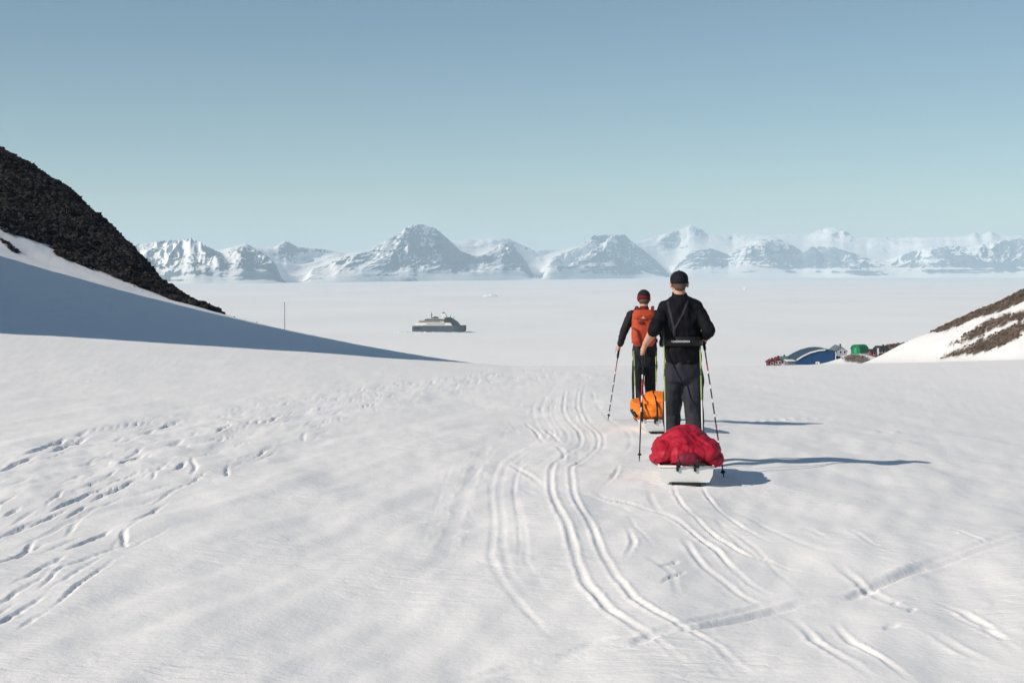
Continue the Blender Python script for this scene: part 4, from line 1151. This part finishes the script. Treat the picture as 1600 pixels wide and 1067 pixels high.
# ------------------------------------------------------------------ village by the fjord, ship, pole, icebergs
M_BLUE = simple('blue_cladding', (.011, .058, .155), .5, var=.12, scale=.6)
M_BLUED = simple('dark_blue_roof_sheet', (.03, .055, .085), .45, var=.15, scale=.5)
M_TRIMW = simple('white_paint', (.74, .74, .72), .5, var=.04)
M_HRED = simple('red_painted_boards', (.13, .018, .022), .6, var=.2, scale=.8)
M_HRED2 = simple('rust_red_painted_boards', (.20, .05, .038), .6, var=.2, scale=.8)
M_GREEN = simple('green_cladding', (.015, .17, .075), .5, var=.15, scale=.6)
M_ROOFG = simple('grey_roofing_felt', (.13, .15, .18), .7, var=.2, scale=.7)
M_ROOFD = simple('dark_roofing_felt', (.035, .035, .04), .7, var=.2, scale=.7)
M_TEAL = simple('grey_green_roof', (.10, .20, .18), .6, var=.2, scale=.7)
M_WALLG = simple('pale_grey_boards', (.36, .38, .42), .6, var=.15, scale=.8)
M_PANE = simple('window_glass', (.02, .025, .03), .1, var=.1, spec=.6)
YV = 380.0; PM = YV/FPX
def arch(w, hl, hr, top, peak=.6, n=14):
    """asymmetric barrel profile from x=0..w"""
    pts = [(0, 0)]
    for k in range(n+1):
        t = k/n; base = hl+(hr-hl)*t
        pts.append((w*t, base + (top-base)*math.sin(math.pi*t**1.15)**.75*(1 if 0 < t < 1 else 0)))
    pts.append((w, 0)); return pts
def base_of(px, Y): return ray(px, 570)[0]*Y, ground_z(ray(px, 570)[0]*Y, Y)
# big blue hall
bx = ray(1245, 560)[0]*YV; gz0 = min(ground_z(bx, YV), ground_z(bx+10, YV))-.3
hall = empty('community_hall', (bx, YV, gz0), 0, 'large arched blue hall with a dark curved roof and white door', 'hall')
z_at = lambda py: at(1275, py, YV).z - gz0
prof = [(0, 0), (0, z_at(563.5)), (1.6, z_at(557.5)), (3.6, z_at(552)), (5.8, z_at(548.6)), (7.6, z_at(547.6)), (9.2, z_at(548.4)), (10.3, z_at(550.2)), (10.3, 0)]
w_ = MB(); w_.prism(prof, 0, 13); w_.build('wall', M_BLUE, hall)
rf = MB(); top = prof[1:8]; outer = [(x-.12 if i == 0 else x, z+.28) for i, (x, z) in enumerate(top)]
rf.prism(top+outer[::-1], .25, 13.4); rf.build('roof', M_BLUED, hall)
tr = MB(); inn = [(x, z+.02) for x, z in top[:5]]; out = [(x, z+.36) for x, z in top[:5]]
tr.prism(inn+out[::-1], -.28, .22); tr.box(10.32, 10.5, -.1, .12, 0, z_at(550.2)+.1); tr.build('trim', M_TRIMW, hall)
dx = (1274.5-1245)*PM
dr = MB(); dr.box(dx, dx+1.05, -.08, .05, 0, z_at(565.2)); d_ = dr.build('door', M_TRIMW, hall)
dw = MB(); dw.box(dx+.25, dx+.5, -.11, -.085, z_at(570), z_at(567)); dw.build('door_window', M_PANE, d_)
an = MB(); an.prism([(10.55, 0), (10.55, z_at(557)), (12.2, z_at(558)), (13.1, z_at(562)), (13.1, 0)], 3, 9); an.build('annex', M_BLUE, hall)
an2 = MB(); an2.box(-2.1, -.05, 1.5, 6, 0, z_at(565)); an2.build('porch', M_ROOFG, hall)
an3 = MB(); an3.box(-2.3, -.06, 1.2, 6.2, z_at(565), z_at(563.6)); an3.build('porch_roof', M_TRIMW, hall)

def gable(name, px0, px1, py_top, py_eave, Y, depth, wall, roof, label, ridge='x', sink=1.0, win=2, rot=0, py_base=None, group=None):
    k = Y/FPX; xm = ray((px0+px1)/2, 560)[0]*Y; w = (px1-px0)*k
    zt, ze = at(px0, py_top, Y).z, at(px0, py_eave, Y).z
    g0 = at(px0, py_base, Y).z if py_base else ground_z(xm, Y)
    g0 = min(g0, ze-1.2)
    o = empty(name, (xm, Y, g0-.1), rot, label, 'house', group); H, E = zt-g0+.1, ze-g0+.1
    a = w/2
    m = MB()
    if ridge == 'x':
        m.box(-a, a, 0, depth, -sink, E); m.add([(-a, 0, E), (-a, depth/2, H), (-a, depth, E), (a, 0, E), (a, depth/2, H), (a, depth, E)], [(0, 1, 2), (3, 5, 4), (0, 3, 4, 1), (1, 4, 5, 2)])
    else:
        m.prism([(-a, -sink), (-a, E), (0, H), (a, E), (a, -sink)], 0, depth)
    m.build('wall', wall, o)
    r = MB(); t = .14
    if ridge == 'x':
        for q in (0, 1):
            y0, y1 = (-.35, depth/2) if q == 0 else (depth+.35, depth/2); e = E-(H-E)*.35/(depth/2)
            r.add([(-a-.3, y0, e+.02), (a+.3, y0, e+.02), (a+.3, y1, H+.02), (-a-.3, y1, H+.02), (-a-.3, y0, e+t), (a+.3, y0, e+t), (a+.3, y1, H+t), (-a-.3, y1, H+t)], [(0, 1, 2, 3), (4, 7, 6, 5), (0, 4, 5, 1), (1, 5, 6, 2), (2, 6, 7, 3), (3, 7, 4, 0)])
    else:
        for q in (-1, 1):
            e = E-(H-E)*.3/a
            r.add([(q*(a+.3), -.3, e+.02), (0, -.3, H+.02), (0, depth+.3, H+.02), (q*(a+.3), depth+.3, e+.02), (q*(a+.3), -.3, e+t), (0, -.3, H+t), (0, depth+.3, H+t), (q*(a+.3), depth+.3, e+t)], [(0, 1, 2, 3), (4, 7, 6, 5), (0, 4, 5, 1), (1, 5, 6, 2), (2, 6, 7, 3), (3, 7, 4, 0)])
    r.build('roof', roof, o)
    for i in range(win):
        x = -a + w*(i+.5)/win
        f = MB(); f.box(x-.38, x+.38, -.06, .02, E*.45, E*.45+.85); fo = f.build('window', M_TRIMW, o)
        p = MB(); p.box(x-.27, x+.27, -.08, -.062, E*.45+.1, E*.45+.75); p.build('pane', M_PANE, fo)
    ch = MB(); ch.box(a*.4-.2, a*.4+.2, depth*.5-.2, depth*.5+.2, H-.3, H+.5); ch.build('chimney', M_ROOFD, o)
    return o
gable('house', 1201.5, 1211, 562.5, 566, 372, 4, M_HRED, M_HRED, 'small red house at the far end of the hut row, away from the hillside', 'y', win=1)
gable('house', 1211, 1221, 559.2, 563.5, 386, 4, M_HRED2, M_HRED, 'red house with a dark red roof between the end hut and the green-roofed shed', 'y', win=2)
gable('shed', 1219, 1232, 558, 560.8, 392, 5, M_TRIMW, M_TEAL, 'low white shed with a grey-green roof beside the blue hall', 'x', win=2)
gable('house', 1303, 1323, 541, 548.5, 412, 7, M_WALLG, M_ROOFG, 'pale grey house with a grey pitched roof behind the blue hall', 'y', win=3, py_base=553)
gable('house', 1361.5, 1371, 546.5, 550.5, 392, 4, M_HRED2, M_ROOFD, 'rust-red house with a white corner post beside the green arched hut', 'x', win=1, py_base=556)
gable('house', 1372.5, 1388, 541.5, 547, 398, 5, M_HRED, M_ROOFD, 'dark red house at the foot of the rocky ridge', 'x', win=3, py_base=555)
pz = at(1371.8, 556, 388); po = MB(); po.box(-.22, .22, -.1, .1, -.6, 2.0); po.box(-.3, .3, -.14, .14, 2.0, 2.12); o_ = po.build('gate_post', M_TRIMW, None, loc=pz); tag(o_, 'stout white post in front of the two red houses by the ridge', 'post')
# green arched hut
Yg = 386.0; gx0 = ray(1343, 545)[0]*Yg; gb = at(1343, 551.3, Yg).z
gh = empty('arched_hut', (gx0, Yg, gb), R(32), 'small bright green arched hut on the snow bank', 'hut'); gh.scale = (.86, .86, .88)
a_ = [(1.55*math.cos(t)*1.25, 1.0+1.5*math.sin(t)) for t in np.linspace(0, math.pi, 13)]
gp = [(1.94, -.8)]+a_+[(-1.94, -.8)]
def prism_x(mb, prof, x0, x1):
    n = len(prof); vs = [(x0, y, z) for y, z in prof]+[(x1, y, z) for y, z in prof]
    return mb.add(vs, [tuple(range(n)), tuple(range(2*n-1, n-1, -1))]+[(i, n+i, n+(i+1) % n, (i+1) % n) for i in range(n)])
prism_x(MB(), gp, -1.75, 1.75).build('wall', M_GREEN, gh)
ro = MB(); prism_x(ro, a_+[(y*1.06, z+.12) for y, z in a_[::-1]], -1.95, 1.9); ro.build('roof', M_GREEN, gh)
gd = MB(); gd.box(-1.82, -1.76, -.5, .5, 0, 1.6); gd.build('door', simple('pale_green_door', (.05, .30, .16), .5), gh)
gr = MB(); gr.box(-1.9, 1.9, -2.1, -1.96, -.7, -.05); gr.build('plinth', M_TRIMW, gh)

# ship beset in the ice
YS = 3590.0; sx = ray(687, 518)[0]*YS; KS = YS/FPX
M_SHULL = simple('ship_hull_slate', (.06, .08, .10), .5, var=.15, scale=.05)
M_SWHITE = simple('ship_white', (.72, .72, .70), .5, var=.04, scale=.1)
M_SBEIGE = simple('ship_sand', (.42, .37, .32), .6, var=.15, scale=.1)
M_SDARK = simple('ship_dark', (.026, .032, .042), .4, var=.2, scale=.1)
ship = empty('ship', (sx, YS, SEA), R(-9), 'dark-hulled white expedition ship lying in the sea ice', 'ship')
def X_(px): return (px-687)*KS*1.01
def Z_(py): return (518.6-py)*KS
hull = MB(); secs = []
for t in np.linspace(0, 1, 25):
    x = X_(645)+t*(X_(729)-X_(645)); bowt = max(0, (t-.74)/.26); st_ = max(0, (.10-t)/.10)
    hb_ = 13*(1-bowt**1.9)*(1-.18*st_)+.25; zt = Z_(508.3) if t > .18 else Z_(509.3)
    zt += 1.2*bowt
    rake = 0 if bowt == 0 else -5*bowt*1.0
    secs.append([(x, -hb_, zt), (x-.1, -hb_*.97, 6), (x+rake, -hb_*.82, -3), (x+rake, hb_*.82, -3), (x-.1, hb_*.97, 6), (x, hb_, zt)])
n = 6; hull.add([p for s_ in secs for p in s_], [(i*n+j, i*n+(j+1) % n, (i+1)*n+(j+1) % n, (i+1)*n+j) for i in range(24) for j in range(n)]+[tuple(range(n)), tuple(range(24*n, 25*n))])
hl = hull.build('hull', M_SHULL, ship)
wb = MB()
for k in range(22):
    if k % 7 == 6: continue
    xx_ = X_(668)+k*2.6; wb.box(xx_, xx_+1.5, -13.25, -12.6, Z_(512.4), Z_(511.4))
wb.build('porthole_row', M_SDARK, hl)['kind'] = 'stuff'
br_ = MB(); br_.box(X_(648), X_(661), -13.15, -12.4, Z_(514), Z_(511)); br_.build('stern_opening', M_SDARK, hl)
def deck(name, px0, px1, py0, py1, hw, mat, slope=0, parent=ship):
    m = MB(); m.prism([(X_(px0), Z_(py1)), (X_(px1), Z_(py1)), (X_(px1)-slope, Z_(py0)), (X_(px0)+slope*.3, Z_(py0))], -hw, hw); return m.build(name, mat, parent)
def band(px0, px1, py0, py1, hw, parent, step=3.0):
    m = MB(); x = X_(px0)
    while x < X_(px1): m.box(x, x+step*.62, -hw-.35, -hw+.3, Z_(py1), Z_(py0)); x += step
    return m.build('window_band', M_SDARK, parent)
d1 = deck('deck', 650, 708.5, 503.8, 508.2, 12, M_SWHITE, 5); band(668, 696, 505.2, 506.6, 12, d1)
d2 = deck('deck', 654.5, 697.5, 500.6, 503.8, 11, M_SBEIGE, 3); band(657, 690, 501.6, 503, 11, d2)
d3 = deck('deck', 664, 697, 498.6, 500.6, 9.5, M_SDARK, 2); 
d4 = deck('deck', 667, 690, 497.2, 498.6, 8.5, M_SBEIGE, 2)
bg_ = MB(); bg_.prism([(X_(695), Z_(508.0)), (X_(719), Z_(508.0)), (X_(714.5), Z_(502.5)), (X_(707), Z_(497.5)), (X_(702.5), Z_(495.2)), (X_(696), Z_(495.8))], -11.2, 11.2); bgo = bg_.build('bridge', M_SDARK, ship)
wg = MB(); wg.box(X_(699), X_(705), -13.8, 13.8, Z_(498.5), Z_(496.4)); wg.build('bridge_wing', M_SDARK, bgo)
wh = MB(); wh.prism([(X_(697.5), Z_(507.6)), (X_(708.5), Z_(507.6)), (X_(704), Z_(504.2)), (X_(699), Z_(503.9))], -12.4, -11.25); wh.build('bulwark', M_SWHITE, bgo)
fu = MB(); fu.prism([(X_(688), Z_(499)), (X_(699.5), Z_(499)), (X_(698), Z_(493.5)), (X_(695.5), Z_(489.2)), (X_(691), Z_(489.2)), (X_(689.5), Z_(493.5))], -5, 5); fo = fu.build('funnel', M_SWHITE, ship)
fc = MB(); fc.box(X_(691.5), X_(694.8), -3.4, 3.4, Z_(489.2), Z_(487.6)); fc.build('funnel_cap', M_SDARK, fo)
ms = MB(); ms.tube([(X_(674.6), 0, Z_(498)), (X_(674.2), 0, Z_(487.6))], [1.5, .6], 8); ms.box(X_(673), X_(676), -2.5, 2.5, Z_(492), Z_(491.4)); ms.build('mast', M_SDARK, ship)
cr_ = MB(); cr_.prism([(X_(675.5), Z_(498)), (X_(686), Z_(498)), (X_(684), Z_(495)), (X_(679), Z_(494.2)), (X_(676.5), Z_(495.8))], -4, 4); cr_.build('deckhouse', M_SDARK, ship)
an_ = MB(); an_.tube([(X_(704), 0, Z_(496)), (X_(705), 0, Z_(491.5))], .6, 6); an_.build('antenna', M_SDARK, ship)
an_ = MB(); an_.tube([(X_(709), 0, Z_(498.8)), (X_(710), 0, Z_(494))], .5, 6); an_.build('antenna', M_SDARK, ship)
# broken ice round the stern and a dark lead off the bow
r_ = np.random.default_rng(5); pts = []; sz = []
for k in range(160):
    px = r_.uniform(617, 648) if k < 110 else r_.uniform(648, 728); pts.append((ray(px, 518)[0]*3570 + r_.normal(0, 1), 3570+r_.normal(0, 8), SEA+.3)); sz.append(r_.uniform(.8, 3.2))
M_BLOCK = simple('ice_block', (.72, .76, .80), .5, var=.1, scale=.2)
ib = boulders('ice_rubble', pts, sz, M_BLOCK, 9, .7); tag(ib, kind='stuff')
wt_ = MB(); c0_ = at(736, 518.6, 3560); wt_.add([(c0_.x-16, 3556, SEA+.12), (c0_.x-4, 3550, SEA+.12), (c0_.x+14, 3560, SEA+.12), (c0_.x+11, 3572, SEA+.12), (c0_.x-12, 3574, SEA+.12)], [(0, 1, 2, 3, 4)])
wo = wt_.build('water', simple('open_water', (.05, .07, .09), .15, var=.1), None); tag(wo, kind='structure')
# icebergs locked in the ice
def berg(px, py, wpx, hpx, label, seed):
    dep_ = (py-HOR)/FPX; Y_ = (EYE-SEA)/dep_; k = Y_/FPX; r2 = np.random.default_rng(seed)
    w = wpx*k; h = hpx*k; n1, n2 = 22, 12
    gxx, gyy = np.meshgrid(np.linspace(-1, 1, n1), np.linspace(-1, 1, n2))
    hh = np.clip(1.15-np.hypot(gxx, gyy)**1.6, 0, 1)**.6*(.55+.6*np.clip(fbm(gxx*1.7+seed, gyy*1.7, 4, seed)+.3, 0, 1))*h
    o = mesh_np('iceberg', np.stack([gxx.ravel()*w/2, gyy.ravel()*w*.35, hh.ravel()-.3], 1), grid_faces(n2, n1), M_BLOCK, False)
    o.location = (ray(px, py)[0]*Y_, Y_, SEA); tag(o, label, 'iceberg', 'icebergs locked in the sea ice')
berg(766, 463.5, 24, 4.5, 'low grey iceberg in the sea ice beyond the ship', 3)
berg(1164, 452, 6, 3.2, 'tiny white iceberg far out on the ice, near the person in black', 6)
# thin pole on the slope
px_, py_ = ground_hit(445, 515.5); k = py_/FPX
pole = empty('marker_pole', (px_, py_, ground_z(px_, py_)-.1), 0, 'thin pale pole standing on the snow slope beside the blue shadow', 'pole')
h = 42*k; m = MB(); m.tube([(0, 0, -.3), (0, 0, h*.7), (-.02, 0, h)], [.06, .05, .04], 8); m.build('shaft', simple('white_painted_steel', (.8, .8, .8), .6), pole, True)
m = MB(); m.tube([(0, 0, h), (-.10, 0, h+.22)], [.04, .07], 8); m.build('lamp_head', simple('pale_grey_metal', (.7, .7, .71), .5), pole, True)
